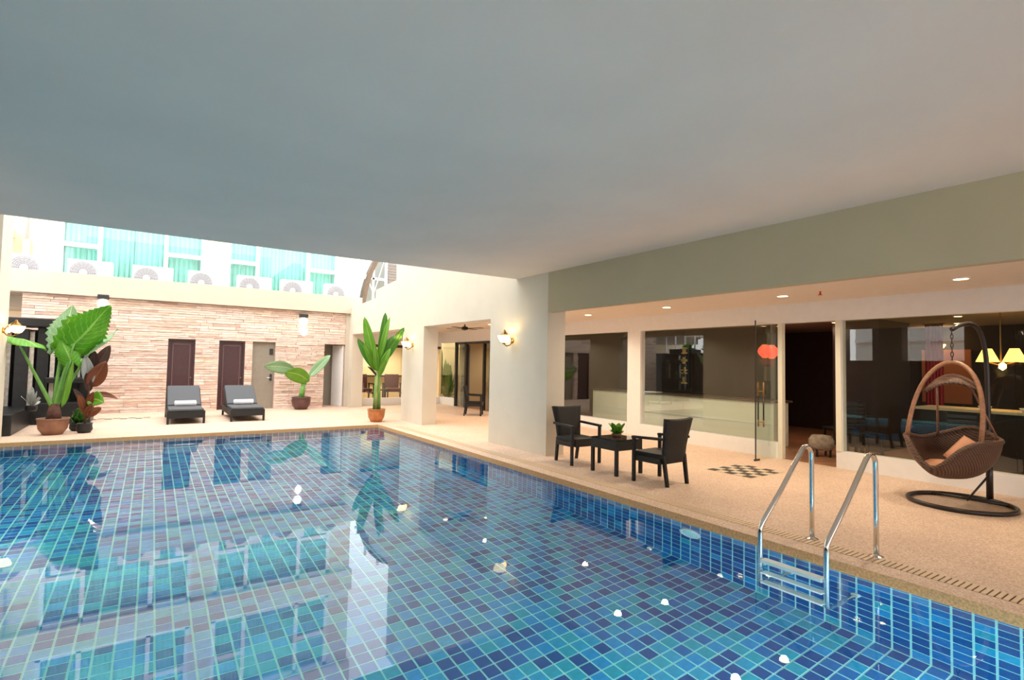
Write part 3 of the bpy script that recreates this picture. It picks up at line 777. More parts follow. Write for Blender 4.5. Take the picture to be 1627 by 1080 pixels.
# elephant ear: local x runs along the picture's right at that spot
t = thing('elephant_ear_plant', 'huge elephant ear plant in wide brown pot by left pier', 'plant', (-1.60, 14.24, 0), .10)
pot(t, M['brownpot'], .255, .33, 1.0, .62)
MB().tube([(0, 0, .28), (.01, 0, .45), (0, 0, .62)], [.13, .11, .07], 12).build('trunk', M['bark'], t, True)
def ear(p1, p2, tip, w_, mt, droop=.1, roll=0., scal=.11, side=None):
    stalk('leaf_stalk', M['petiole'], t, [(0, 0, .5), p1, p2], .045, .016)
    leaf('leaf', mt, t, p2, tip, w_, droop, roll, .10, 'heart', 24, scal, side)
ear((-.22, -.05, 1.0), (-.62, -.1, 1.92), (-.15, -.55, 1.70), .55, M['alocasia'], .15)
ear((.02, .1, 1.2), (.08, .2, 1.90), (.20, .45, 2.68), .62, M['alocasiapale'], .0, .1, side=(1, .1, 0))
ear((.08, -.05, 1.1), (.27, -.10, 1.86), (.82, -.35, 2.66), .86, M['alocasia'], -.02, .0, side=(.80, .35, -.50))
ear((.20, .05, 1.0), (.55, .10, 1.72), (1.0, .35, 2.22), .55, M['alocasiapale'], .1, .3)
ear((.12, .1, 1.0), (.30, .25, 1.55), (.62, .1, 1.42), .5, M['alocasia'], .2)
ear((.10, .0, .9), (.22, -.1, 1.5), (.05, -.1, 1.95), .42, M['alocasia'], .0, side=(1, .2, .1))
leaf('leaf', M['banana'], t, (.12, -.05, .55), (.26, -.1, 1.5), .16, .0, .4, .2)

# tall heliconia
t = thing('heliconia_plant', 'tall slender banana type plant in orange pot against pillar', 'plant', (5.02, 13.85, 0), -.35)
pot(t, M['terracotta'], .225, .34, 1.0, .62)
for k, (x, y) in enumerate(((-.06, 0), (.02, .04), (.07, -.03), (-.01, -.06), (.04, .0))):
    MB().tube([(x, y, .3), (x * .7, y, .9), (x * .5 + .01, y, 1.45)], [.042, .036, .026], 9).build('stem', M['stalkdry'] if k % 2 else M['petiole'], t, True)
for b, tp, w_, mt, dr, rl, fo in (
    ((-.02, 0, 1.40), (-.38, -.1, 2.78), .27, 'banana', -.03, .3, .16), ((.03, .02, 1.40), (.16, .1, 2.92), .27, 'bananadark', -.02, -.5, .16),
    ((.06, 0, 1.50), (.66, -.1, 2.52), .25, 'bananadark', .10, -.4, .2), ((-.04, 0, 1.35), (-.54, .0, 2.20), .25, 'bananadark', .16, .5, .16),
    ((-.05, -.03, 1.35), (-.36, -.3, 2.05), .22, 'banana', .25, -.2, .2), ((.04, -.04, 1.2), (.32, -.15, 1.95), .20, 'banana', .2, .4, .2),
    ((.02, .0, 1.5), (.28, -.12, 2.80), .18, 'banana', .0, .6, .2), ((-.02, -.1, 1.35), (-.10, -.3, 2.02), .17, 'banana', .05, -.3, .2),
    ((.0, .05, 1.5), (.40, .2, 2.30), .22, 'bananadark', .15, .2, .2), ((.02, -.04, 1.15), (-.26, -.1, 1.46), .06, 'corddark', .4, .2, .1),
    ((.03, -.1, 1.2), (.20, -.3, 1.66), .16, 'banana', .2, -.2, .2)):
    leaf('leaf', M[mt], t, b, tp, w_, dr, rl, fo, 'oval', 16, 0, 'face')

# arching banana plant by stone wall
t = thing('banana_plant', 'low banana plant with three arching leaves in dark pot before stone wall', 'plant', (4.09, 18.28, 0), -.22)
pot(t, M['darkpot'], .28, .40, 1.06, .62)
MB().tube([(0, 0, .33), (.03, 0, .62), (.06, 0, .85)], [.10, .085, .05], 10).build('stem', M['petiole'], t, True)
stalk('leaf_stalk', M['petiole'], t, [(.02, 0, .7), (-.05, -.05, 1.2), (-.30, -.1, 1.32)], .03, .014)
leaf('leaf', M['alocasiapale'], t, (-.22, -.1, 1.28), (-1.12, -.15, 1.38), .42, .20, .35, .1, 'oval', 14, 0, 'face')
stalk('leaf_stalk', M['petiole'], t, [(.03, -.02, .7), (.06, -.1, 1.1), (-.0, -.2, 1.3)], .032, .016)
leaf('leaf', M['banana'], t, (.22, -.1, .90), (-.50, -.45, 1.20), .50, .45, .35, .1, 'oval', 14, 0, 'face')
stalk('leaf_stalk', M['petiole'], t, [(.06, 0, .7), (.2, .05, 1.0), (.26, .05, 1.12)], .03, .014)
leaf('leaf', M['alocasiapale'], t, (.22, .05, 1.06), (.86, .1, 1.78), .30, .02, .3, .12, 'oval', 14, 0, 'face')

# red cordyline and neighbours
t = thing('cordyline_plant', 'tall red brown cordyline in black pot beside elephant ear', 'plant', (-1.10, 14.30, 0), .08)
pot(t, M['blackpot'], .13, .20, 1.0, .8)
MB().tube([(0, 0, .17), (.02, 0, .6), (.06, 0, 1.1), (.12, .02, 1.5)], [.022, .02, .016, .012], 8).build('stem', M['bark'], t, True)
for b, tp, w_, mt, dr in (
    ((.06, 0, .95), (.30, -.1, 1.50), .26, 'cordred', .1), ((.10, 0, 1.25), (.36, .05, 1.84), .20, 'corddark', .1), ((.1, 0, 1.3), (.10, -.1, 1.72), .16, 'corddark', .1),
    ((.05, 0, 1.0), (-.05, -.1, 1.62), .18, 'silver', .1), ((.04, 0, .7), (.30, -.1, .62), .26, 'banana', .45), ((.05, 0, .75), (.55, .05, .68), .10, 'cordred', .55),
    ((.0, 0, .4), (-.14, -.1, .80), .13, 'cordred', .3), ((.02, 0, .35), (.26, -.1, .52), .17, 'cordred', .3), ((.02, 0, .45), (.12, -.1, .86), .12, 'cordred', .2),
    ((.0, 0, .5), (-.22, .0, .92), .10, 'corddark', .35), ((.01, 0, .3), (.10, -.12, .62), .12, 'cordred', .1), ((.05, 0, .85), (-.02, -.05, 1.25), .12, 'corddark', .1)):
    leaf('leaf', M[mt], t, b, tp, w_ * 1.25, dr, random.uniform(-.5, .5), .12, 'lance', 12, 0, 'face')
def bush(name, label, loc, r, h, n_, mt, ps, pm):
    t = thing(name, label, 'plant', loc)
    pot(t, M[pm], ps, ps * 1.2, 1.0, .75)
    for i in range(n_):
        a = i * 2.4; e = random.uniform(.2, 1.4); rr = r * random.uniform(.5, 1)
        z0 = ps * 1.1
        leaf('leaf', M[mt], t, (0, 0, z0), (rr * math.cos(a) * math.cos(e), rr * math.sin(a) * math.cos(e), z0 + h * math.sin(e) * random.uniform(.7, 1)), r * .42, .2, random.uniform(-.4, .4), .1, 'oval', 8)
bush('leafy_bush', 'small bushy green plant in black pot behind cordyline', (-1.25, 14.75, 0), .26, .36, 26, 'bush', .14, 'blackpot')
bush('silver_plant', 'pale silver leaved plant low in the slate basin', (-2.05, 15.0, .42), .24, .42, 9, 'silver', .10, 'blackpot')
bush('fern_plant', 'small green fern on the lower slate ledge', (-1.75, 16.65, 1.08), .20, .28, 14, 'bush', .08, 'blackpot')

for i, y in enumerate((15.0, 16.2, 17.4)):
    bush('planter_bush', 'green leafy bush growing on top of black slate wall, %s' % ('nearest', 'middle', 'farthest')[i], (-3.52, y, 2.3), .45, .5, 34, 'banana', .09, 'blackpot')
for i, (x, y) in enumerate(((9.98, 20.2), (10.05, 21.2), (9.85, 19.2))):
    bush('courtyard_shrub', 'green shrub in small courtyard behind porch glass, %s' % ('middle', 'farthest', 'nearest')[i], (x, y, 0), .42, 2.2 - .3 * i, 60, 'bananadark', .16, 'blackpot')

# ------------------------------------------------------------------ sun loungers
def make_lounger(label):
    t = thing('sun_lounger', label, 'sun lounger', (0, 0, 0), 0, 'loungers before the maroon doors')
    MB().box(-.40, 0, .14, .40, .04, .30).box(-.40, .04, .14, -.36, 2.0, .30).box(.36, .04, .14, .40, 2.0, .30).box(-.40, 1.96, .14, .40, 2.0, .30).box(-.36, .04, .25, .36, 1.96, .28).build('frame', M['rattan'], t)
    for x in (-.40, .35):
        for y in (0, 1.95): MB().box(x, y, 0, x + .05, y + .05, .15).build('leg', M['rattan'], t)
    BX(-.37, .02, .30, .37, 1.12, .36).build('seat_cushion', M['cushion'], t, bevel=.02)
    mt = Matrix.Translation((0, 1.12, .34)) @ Matrix.Rotation(math.radians(30), 4, 'X')
    MB().box(-.37, 0, -.02, .37, .92, .06, 0, mt).build('backrest_cushion', M['cushion'], t, bevel=.02)
    MB().box(-.39, 0, -.05, .39, .92, -.02, 0, mt).build('backrest_frame', M['rattan'], t)
    for x in (-.33, .30): MB().hexa([(x, 1.75, .28), (x + .03, 1.75, .28), (x + .03, 1.79, .28), (x, 1.79, .28)], [(x, 1.66, .58), (x + .03, 1.66, .58), (x + .03, 1.70, .58), (x, 1.70, .58)]).build('strut', M['rattan'], t)
    return t
L1 = make_lounger('charcoal sun lounger on the left, before first maroon door'); L1.location = (.76, 15.2, 0)
dup(L1, (2.12, 15.25, 0), 0, 'charcoal sun lounger on the right, nearer the banana plant')
def towel(x, y, label):
    t = thing('rolled_towel', label, 'towel', (x, y, .36), 0, 'towels on the loungers')
    MB().tube([(-.24, 0, .07), (-.23, 0, .07), (.23, 0, .07), (.24, 0, .07)], [.055, .07, .07, .055], 14).build('roll', M['towel'], t, True)
    MB().tube([(-.245, 0, .07), (.245, 0, .07)], .035, 10).build('inner_roll', M['towel'], t, True)
towel(.78, 16.2, 'rolled white towel on the left charcoal lounger')
towel(2.14, 16.25, 'rolled white towel on the right charcoal lounger')

# ------------------------------------------------------------------ rattan furniture
def make_chair(label):
    t = thing('rattan_armchair', label, 'armchair', (0, 0, 0), 0, 'black rattan armchairs')
    # faces +y, back at -y
    BX(-.245, -.24, .29, .245, .27, .42).build('seat', M['rattan'], t, bevel=.012)
    bk = MB(); rows_ = []
    for dy in (0, -.035):
        pass
    def ring(z):
        f = (z - .42) / .47; w_ = .235 + .06 * f ** 1.5; y = -.22 - .075 * f ** 1.3; ysag = .0
        return w_, y
    zs = [.30, .42, .52, .62, .72, .80, .86, .89]
    fr, bc = [], []
    for z in zs:
        w_, y = ring(max(z, .42)); fr.append([(x * w_, y - .02 * (1 - x * x), z + (.012 * x * x if z > .85 else 0)) for x in (-1, -.6, -.2, .2, .6, 1)])
    bk.grid(fr)
    bk.build('backrest', M['rattan'], t, True, solid=.045)
    for s in (-1, 1):
        BX(s * .285 - .021, .21, 0, s * .285 + .021, .255, .60).build('leg', M['rattan'], t, bevel=.006)
        MB().hexa([(s * .215 - .02, -.30, 0), (s * .215 + .02, -.30, 0), (s * .215 + .02, -.26, 0), (s * .215 - .02, -.26, 0)], [(s * .225 - .022, -.245, .40), (s * .225 + .022, -.245, .40), (s * .225 + .022, -.20, .40), (s * .225 - .022, -.20, .40)]).build('leg', M['rattan'], t)
        MB().hexa([(s * .285 - .03, .255, .595), (s * .285 + .03, .255, .595), (s * .275 + .028, -.26, .615), (s * .275 - .028, -.26, .615)], [(s * .285 - .03, .255, .628), (s * .285 + .03, .255, .628), (s * .275 + .028, -.26, .648), (s * .275 - .028, -.26, .648)]).build('arm', M['rattan'], t)
        BX(s * .265 - .02, -.2, .29, s * .265 + .02, .2, .36).build('side_rail', M['rattan'], t)
    return t
C1 = make_chair('black rattan armchair with its back to us, right of table'); C1.location = (5.95, 5.07, 0); C1.rotation_euler = (0, 0, .05)
dup(C1, (5.90, 6.78, 0), PI - .04, 'black rattan armchair beside the pillar facing the table')
dup(C1, (8.30, 14.35, 0), -2.2, 'dark rattan armchair far off in porch before sliding doorway')
t = thing('rattan_table', 'square black rattan side table between two armchairs', 'table', (5.90, 5.87, 0))
BX(-.27, -.27, .36, .27, .27, .505).build('skirt', M['rattan'], t, bevel=.008)
BX(-.275, -.275, .508, .275, .275, .518).build('glass_top', mat('black_glass', (.02, .015, .013), .05), t)
for x in (-.25, .25):
    for y in (-.25, .25): BX(x - .022, y - .022, 0, x + .022, y + .022, .37).build('leg', M['rattan'], t)
t = thing('table_plant', 'small bright green plant in low bowl on black rattan table', 'plant', (5.98, 5.95, .518))
MB().lathe([(0, 0), (.06, 0), (.08, .04), (.07, .045), (0, .04)], n=16).build('bowl', M['brownpot'], t, True)
for i in range(16):
    a = i * 2.4; r = random.uniform(.08, .17)
    leaf('leaf', M['banana'], t, (0, 0, .035), (r * math.cos(a), r * math.sin(a), .07 + random.uniform(0, .15)), .10, .3, 0, .1, 'oval', 6)
t = thing('porch_side_table', 'small white topped side table beside far porch armchair', 'table', (8.72, 13.55, 0))
MB().lathe([(.26, .42), (.26, .45), (0, .45)], n=24).build('top', M['white'], t)
MB().lathe([(.2, 0), (.2, .02), (.03, .04), (.03, .42)], n=16).build('pedestal', M['white'], t)

# ------------------------------------------------------------------ hanging egg chair
EC = Vector((8.12, 2.36, 0)); ea = math.atan2(-.96, .28)      # local x = picture right
t = thing('egg_chair_stand', 'dark metal ring base and curved post holding wicker egg chair', 'stand', (8.12, 2.36, 0), ea)
# local frame: x right, y away from the viewer
MB().tube([(.51 * math.cos(i * PI / 24), .06 + .51 * math.sin(i * PI / 24), .026) for i in range(48)], .026, 8, True).build('ring_base', M['blackmetal'], t, True)
# post base in local coords
ca, sa = math.cos(-ea), math.sin(-ea)
dx, dy = 8.735 - 8.12, 2.21 - 2.36
lp = ((dx * ca - dy * sa) * .9, (dx * sa + dy * ca) * .9)
hk = (-.05, .0)
pts = [(lp[0], lp[1], z) for z in (.02, .4, .8, 1.2, 1.45)]
P0, P1, P2 = Vector((lp[0], lp[1], 1.45)), Vector((lp[0], lp[1], 2.22)), Vector((hk[0], hk[1], 2.12))
P1b = Vector((lp[0] * .6, lp[1] * .55, 2.3))
for i in range(1, 13):
    q = i / 12
    pts.append(tuple(P0 * (1 - q) ** 3 + P1 * 3 * q * (1 - q) ** 2 + P1b * 3 * q * q * (1 - q) + P2 * q ** 3))
MB().tube(pts, .027, 10).build('post', M['blackmetal'], t, True)
MB().tube([(lp[0], lp[1], .03), (lp[0], lp[1], .55)], .036, 10).build('post_sleeve', M['blackmetal'], t, True)
bar_y = lp[1] * .62
MB().tube([(-.28, .47, .03), (.46, .27, .03)], .02).build('crossbar', M['blackmetal'], t, True)
MB().tube([(lp[0] - .22, lp[1] - .25, .03), (lp[0], lp[1] - .02, .34)], .012).build('brace', M['blackmetal'], t, True)
t2 = thing('egg_chair', 'brown wicker hanging egg chair with hoop and small hood', 'hanging chair', (8.12, 2.36, 0), ea)
def rim_z(a):   # a=0 right, pi/2 away, pi left, 3pi/2 front
    return .80 + .11 * math.exp(-((a - 1.1) / .55) ** 2) - .34 * math.exp(-((a - 4.3) / .55) ** 2) - .05 * math.exp(-((a - 2.3) / .4) ** 2)
rows_ = []
nph = 40; bx_c = -.07
for i in range(13):
    q = i / 12; rr = []
    for j in range(nph + 1):
        a = 2 * PI * j / nph; ph = q * PI / 2 * 1.02
        r = math.sin(ph) ** .85; zz = .33 + (rim_z(a % (2 * PI)) - .33) * (1 - math.cos(ph)) ** .95
        rr.append((bx_c + .425 * r * math.cos(a) * (1 + .06 * q), .42 * r * math.sin(a), zz))
    rows_.append(rr)
MB().grid(rows_).build('basket', M['wicker'], t2, True, solid=.03)
MB().tube([(bx_c + .452 * math.cos(2 * PI * j / nph), .425 * math.sin(2 * PI * j / nph), rim_z((2 * PI * j / nph) % (2 * PI))) for j in range(nph)], .030, 8, True).build('rim', M['wicker'], t2, True)
def hoop(a0, a1, n_=24):
    pa = Vector((bx_c + .44 * math.cos(a0), .41 * math.sin(a0), rim_z(a0 % (2 * PI)))); pb = Vector((bx_c + .44 * math.cos(a1), .41 * math.sin(a1), rim_z(a1 % (2 * PI))))
    top = 1.72; out = []
    for i in range(n_ + 1):
        an = PI * i / n_; c = (1 - math.cos(an)) / 2; s_ = math.sin(an) ** .8
        p = pa.lerp(pb, c); z = p.z + (top - p.z) * s_
        f = 1 - .0 * s_
        out.append((p.x + (hk[0] - (pa.x + pb.x) / 2) * s_, p.y + (hk[1] - (pa.y + pb.y) / 2) * s_, z))
    return out
MB().tube(hoop(3.35, 5.35), .026, 8).build('hoop', M['cane'], t2, True)
for j in (.2, 1.6):
    pass
MB().tube([(.12, .02, 1.42), (bx_c + .43 * math.cos(.1), .05, rim_z(.1))], .013, 6).build('rope', M['cane'], t2, True)
MB().tube([(-.20, .04, 1.46), (bx_c + .42 * math.cos(1.9), .40 * math.sin(1.9), rim_z(1.9))], .013, 6).build('rope', M['cane'], t2, True)
rows_ = []
for i in range(7):
    u = -1 + i / 3; rr = []
    for j in range(6):
        v = -1 + j / 2.5
        rr.append((-.045 + .215 * u * (1 + .25 * (v < 0) * -v), .05 + .22 * v, 1.60 - .12 * u * u - .05 * v * v - .08 * (1 - v) / 2))
    rows_.append(rr)
MB().grid(rows_).build('hood', M['wicker'], t2, True, solid=.03)
ch = MB()
for i in range(7):
    z = 1.76 + i * .055; ch.tube([(hk[0] + (.014 if i % 2 else 0) * math.cos(k * PI / 4), hk[1] + (0 if i % 2 else .014) * math.cos(k * PI / 4), z + .032 * math.sin(k * PI / 4)) for k in range(8)], .006, 5, True)
ch.build('chain', M['blackmetal'], t2)
def cushion(name, label, loc, rot, sx, sy, sz):
    t = thing(name, label, 'cushion', loc); t.rotation_euler = rot
    rows_a, rows_b = [], []
    n_ = 10
    for i in range(n_ + 1):
        u = -1 + 2 * i / n_; ra, rb = [], []
        for j in range(n_ + 1):
            v = -1 + 2 * j / n_; h = (1 - u ** 4) ** .5 * (1 - v ** 4) ** .5
            ra.append((u * sx / 2, v * sy / 2, h * sz / 2)); rb.append((v * sx / 2, u * sy / 2, -h * sz / 2))
        rows_a.append(ra); rows_b.append(rb)
    MB().grid(rows_a[::-1]).grid(rows_b[::-1]).build('cover', M['peach'], t, True)
    MB().tube([(sx / 2 * a, sy / 2 * b, 0) for a, b in ((-1, -1), (0, -1.0), (1, -1), (1, 0), (1, 1), (0, 1), (-1, 1), (-1, 0))], .008, 6, True).build('piping', M['peach'], t, True)
def ecw(x, y, z):
    c, s_ = math.cos(ea), math.sin(ea); return (8.12 + x * c - y * s_, 2.36 + x * s_ + y * c, z)
cushion('seat_cushion', 'flat peach seat cushion lying in wicker egg chair', ecw(-.10, -.02, .47), (0, 0, ea), .46, .44, .10)
cushion('back_cushion', 'peach cushion propped upright in wicker egg chair', ecw(.09, -.04, .62), (math.radians(60), .5, ea - .5), .36, .32, .10)

# ------------------------------------------------------------------ pool ladder
t = thing('pool_ladder', 'polished steel pool ladder with three white steps', 'ladder', (5.225, 2.37, 0))
def rail(y):
    pts = [(0, y, 0), (0, y, .35), (0, y, .74)]
    for i in range(1, 8):
        a = i * math.radians(137) / 8; pts.append((-.10 + .10 * math.cos(a), y, .78 + .10 * math.sin(a)))
    pts += [(-.19, y, .835), (-.52, y, .53), (-.82, y, .285), (-.845, y, .25), (-.855, y, .20), (-.856, y, 0), (-.856, y, -.42), (-.845, y, -.49), (-.80, y, -.53), (-.70, y, -.54), (-.38, y, -.54)]
    return pts
for y in (-.27, .27):
    rl = MB().tube(rail(y), .0215, 12).build('rail', M['steel'], t, True)
    MB().lathe([(.055, 0), (.055, .012), (.03, .022), (.023, .03)], (0, y, 0), 20).build('flange', M['steel'], rl)
    MB().tube([(-.40, y, -.54), (-.36, y, -.54)], .035, 12).build('foot', M['step'], rl)
for z in (-.02, -.22, -.44):
    BX(-.895, -.25, z - .018, -.815, .25, z + .012).build('step', M['step'], t, bevel=.006)

# pool wall lights: one real unlit fitting, others added to brighten pool and soffit
aqua_lens = mat('lit_aqua_lens', (.35, .7, .75), .2, emit=(.35, .8, .9), estr=.12)
def pool_light(loc, rot, label, power, aim):
    t = thing('pool_light', label, 'pool light', loc); t.rotation_euler = rot      # local z points into the pool
    MB().lathe([(.13, 0), (.13, .02), (.11, .03), (.10, .02)], n=28).build('bezel', M['step'], t)
    MB().lathe([(.10, .015), (.06, .03), (0, .035)], n=28).build('lens', aqua_lens, t)
    if power <= 0: return
    d = bpy.data.lights.new('pool_fill_lamp', 'AREA'); d.shape = 'DISK'; d.size = .18; d.energy = power; d.color = (1.0, .93, .85)
    o = bpy.data.objects.new('pool_fill_lamp', d); COL.objects.link(o); o.parent = t; o.location = (0, 0, .06); o.rotation_euler = aim
pool_light((PX1 - .02, 3.72, -.42), (0, -PI / 2, 0), 'round aqua pool lamp set in right pool wall under deck', 0, (PI, 0, 0))
pool_light((PX1 - .02, .75, -.42), (0, -PI / 2, 0), 'added unseen fill lamp in right pool wall at its near end', POOL_FILL_W * .6, (PI, -.35, 0))
for x in (.4, 2.6):
    pool_light((x, PY0 + .02, -.42), (-PI / 2, 0, 0), 'added unseen fill lamp in the near pool wall, %s' % ('left one' if x < 1 else 'right one'), POOL_FILL_W, (PI - .25, 0, 0))
for y in (3.6, 7.5):
    pool_light((PX0 + .02, y, -.42), (0, PI / 2, 0), 'added unseen fill lamp in the left pool wall, %s end' % ('near' if y < 5 else 'far'), POOL_FILL_W * .6, (PI, .5, 0))

# ------------------------------------------------------------------ wall sconces
def sconce(loc, rz, label):
    # projects along local -x from the wall
    t = thing('wall_sconce', label, 'sconce', loc, rz, 'brass sconces')
    MB().lathe([(.055, 0), (.055, .012), (.03, .025), (0, .028)], n=16).build('wall_plate', M['brass'], t).rotation_euler = (0, -PI / 2, 0)
    MB().tube([(0, 0, -.02), (-.06, 0, -.09), (-.14, 0, -.11), (-.20, 0, -.07)], .012).tube([(-.02, 0, .0), (-.08, 0, .10), (-.16, 0, .16), (-.18, 0, .20)], .009).build('arm', M['brass'], t, True)
    MB().lathe([(0, -.075), (.03, -.07), (.035, -.05), (.02, -.03)], (-.2, 0, 0), 14).build('cup', M['brass'], t, True)
    MB().lathe([(.03, -.05), (.07, -.03), (.10, .02), (.12, .08), (.115, .085), (.09, .03), (.02, -.03)], (-.2, 0, 0), 18).build('glass_bell', M['frost'], t, True)
    MB().lathe([(0, .21), (.012, .19), (.02, .165), (.06, .12), (.07, .095)], (-.19, 0, 0), 14).build('finial_cap', M['brass'], t, True)
    MB().lathe([(0, .05), (.03, .04), (.04, .0), (.02, -.04), (0, -.05)], (-.085, 0, .0), 12).build('amber_bulb', M['amber'], t, True)
    lamp('sconce_lamp', 'POINT', (-.14, 0, .02), SCONCE_W, (1, .66, .25), t, .05)
sconce((XW, 8.55, 2.05), 0, 'lit brass sconce on the near broad pillar behind rattan chairs')
sconce((XW, 13.30, 2.05), 0, 'lit brass sconce on the far pillar beside heliconia')
sconce((PX0 + .05, 13.45, 2.05), PI, 'lit brass sconce on the cream pier at far left')

# ------------------------------------------------------------------ downlights
ORD = ['first', 'second', 'third', 'fourth', 'fifth', 'sixth']
def downlight(x, y, z, label, group, lens, power, r=.075, spot=True):
    t = thing('downlight', label, 'downlight', (x, y, z), 0, group)
    MB().lathe([(r * 1.25, 0), (r * 1.25, -.012), (r, -.016), (r, 0)], n=20).build('rim', M['rim'], t)
    MB().lathe([(0, -.013), (r * .95, -.012), (r * .95, -.002)], n=20).build('lens', lens, t)
    if power: lamp('downlight_lamp', 'SPOT', (0, 0, -.03), power, (1, .84, .62), t, .06, math.radians(150))
pl = ['near the egg chair', 'before the open glass door', 'above the rattan table row', 'beside the pillar', 'at the porch far end']
for i, y in enumerate((2.35, 4.6, 6.9, 9.15, 13.4)):
    downlight(8.25, y, 2.76, 'round lit downlight in porch ceiling %s' % pl[i], 'porch downlights by the shopfront', M['lamp'], DOWNLIGHT_W)
for i, y in enumerate((2.35, 4.7, 7.04, 9.3, 11.65, 13.83)):
    downlight(7.15, y, 2.76, 'round lit downlight tucked behind the beam, %s from the egg chair end' % ORD[i], 'porch downlights behind the beam', M['lamp'], DOWNLIGHT_W)
t = thing('sprinkler', 'tiny red fire sprinkler on the porch ceiling', 'sprinkler', (8.2, 4.0, 2.76))
MB().tube([(0, 0, 0), (0, 0, -.05)], .012).build('stem', M['red'], t); MB().lathe([(.03, -.05), (.03, -.056), (0, -.056)], n=10).build('deflector', M['red'], t)
RD = ['above the bar end by the red lanterns', 'behind the bar near its middle', 'over the dark partition', 'above the chair beyond the buffet', 'above the far end of the buffet table', 'above the near end of the buffet table', 'just inside the open doorway', 'at the far corner of the bar', 'above the bar beside the black sign', 'before the tan framed picture', 'before the orange wall panel', 'added out of view to brighten bar, nearer the door', 'added out of view to brighten bar, farther from the door']
for k, (x, y) in enumerate(((10.9, 6.4), (12.4, 7.0), (12.1, 5.6), (12.1, 3.5), (10.6, 2.9), (10.6, 1.5), (10.6, 4.2), (11.2, 11.3), (10.9, 9.0), (13.6, 2.0), (13.8, 4.0), (9.95, 6.9), (9.95, 8.8))):  # last two are added out of sight to brighten the bar front
    downlight(x, y, 2.62, 'small amber restaurant downlight %s' % RD[k], 'restaurant downlights', M['lampin'], INTERIOR_W if x > 10.8 or x < 10 else 0, .06)
for x, y, z in ((7.8, 20.4, 2.76), (11.3, 16.0, 2.9), (11.6, 19.5, 2.9)):
    downlight(x, y, z, 'ceiling downlight %s' % ('above the lounge armchairs' if x < 9 else ('inside the sliding doorway' if y < 17 else 'above the lobby staircase')), 'lobby downlights', M['lamp'], 260 if x < 9 else 70)
struct('ceiling_lobby', MB().box(XF + .16, 15.2, 2.9, 10.6, 17.7, 3.3).box(10.6, 15.2, 2.9, 13.2, 24.2, 3.3).box(XF + .16, 12.2, 2.7, 16.5, 15.2, 2.76), M['porch'], 'lobby ceiling')

# ceiling fan in the porch
t = thing('ceiling_fan', 'dark ceiling fan under the far porch ceiling', 'ceiling fan', (7.5, 13.6, 2.76), .5)
MB().tube([(0, 0, 0), (0, 0, -.12)], .02).build('rod', M['darkwood'], t)
MB().lathe([(.04, -.1), (.10, -.13), (.10, -.19), (0, -.22)], n=16).build('motor', M['darkwood'], t)
for i in range(4):
    MB().box(.09, -.06, -.16, .60, .06, -.15, 0, Matrix.Rotation(i * PI / 2, 4, 'Z')).build('blade', M['darkwood'], t)

# ------------------------------------------------------------------ restaurant interior
t = thing('bar_counter', 'long cream fronted bar counter behind the wide shopfront window', 'counter', (10.5, 0, 0))
BX(0, 6.05, 0, .55, 11.4, .90).build('front', M['counter'], t)
BX(-.05, 6.0, .90, .62, 11.45, .94).build('worktop', M['countertop'], t)
MB().box(-.02, 6.05, .02, 0, 11.4, .14).build('plinth', M['countertop'], t)
for i in range(3): MB().box(-.012, 6.05 + i * 1.77, .45, 0, 6.05 + i * 1.77 + 1.75, .47).build('rail', M['white'], t)
tg = BX(-.12, -.2, 0, .12, .2, .02).build('paper_stack', M['paperwhite'], None, loc=(10.68, 9.35, .94)); tag(tg, 'white papers lying on the bar counter', 'papers')
for i, (y, z) in enumerate(((6.38, 1.96), (6.62, 1.98))):
    t = thing('red_lantern', ('glowing red round lantern above bar, nearer the glass door', 'glowing red round lantern above bar, deeper behind first')[i], 'lantern', (11.0 + .15 * i, y, z), 0, 'red lanterns')
    MB().lathe([(0, -.13), (.06, -.13), (.12, -.07), (.145, 0), (.12, .07), (.06, .13), (0, .13)], n=20).build('silk', M['redlantern'], t, True)
    MB().lathe([(.06, .13), (.06, .15), (.05, .15)], n=14).lathe([(.06, -.15), (.06, -.13), (.05, -.13)], n=14).build('band', M['gold'], t)
    MB().tube([(0, 0, .14), (0, 0, 2.62 - z)], .004, 5).build('cord', M['darkwood'], t)
    lamp('lantern_lamp', 'POINT', (0, -.0, -.22), 3, (1, .1, .05), t, .08)
# vertical gold sign
t = thing('hanging_sign', 'black vertical sign with gold characters behind the bar', 'sign', (12.16, 9.52, 0), 0)
BX(-.03, -.16, 1.05, .03, .16, 2.2).build('board', M['blackplastic'], t)
gl = MB()
for i in range(4):
    z = 1.20 + i * .27
    for q in range(5):
        y = random.uniform(-.08, .04); zz = z + random.uniform(-.06, .1)
        if q % 2: gl.box(-.04, -.1, zz, -.03, .1, zz + .025)
        else: gl.box(-.04, y, z - .05, -.03, y + .03, z + .13)
gl.build('lettering', M['gold'], t)
def dining_chair(label):
    t = thing('dining_chair', label, 'chair', (0, 0, 0), 0, 'dark slat back chairs')
    BX(-.21, -.20, .43, .21, .22, .47).build('seat', M['darkwood'], t, bevel=.01)
    for x in (-.19, .19):
        BX(x - .02, .17, 0, x + .02, .21, .43).build('leg', M['darkwood'], t)
        MB().hexa([(x - .02, -.20, 0), (x + .02, -.20, 0), (x + .02, -.16, 0), (x - .02, -.16, 0)], [(x - .02, -.28, 1.0), (x + .02, -.28, 1.0), (x + .02, -.25, 1.0), (x - .02, -.25, 1.0)]).build('leg', M['darkwood'], t)
    for i in range(6):
        z = .55 + i * .075; y = -.20 - .07 * (z - .4) / .6
        BX(-.17, y - .012, z, .17, y + .008, z + .04).build('slat', M['slatgrey'], t)
    return t
M['slatgrey'] = mat('dark_grey_slat', (0.035, 0.035, 0.042), 0.4)
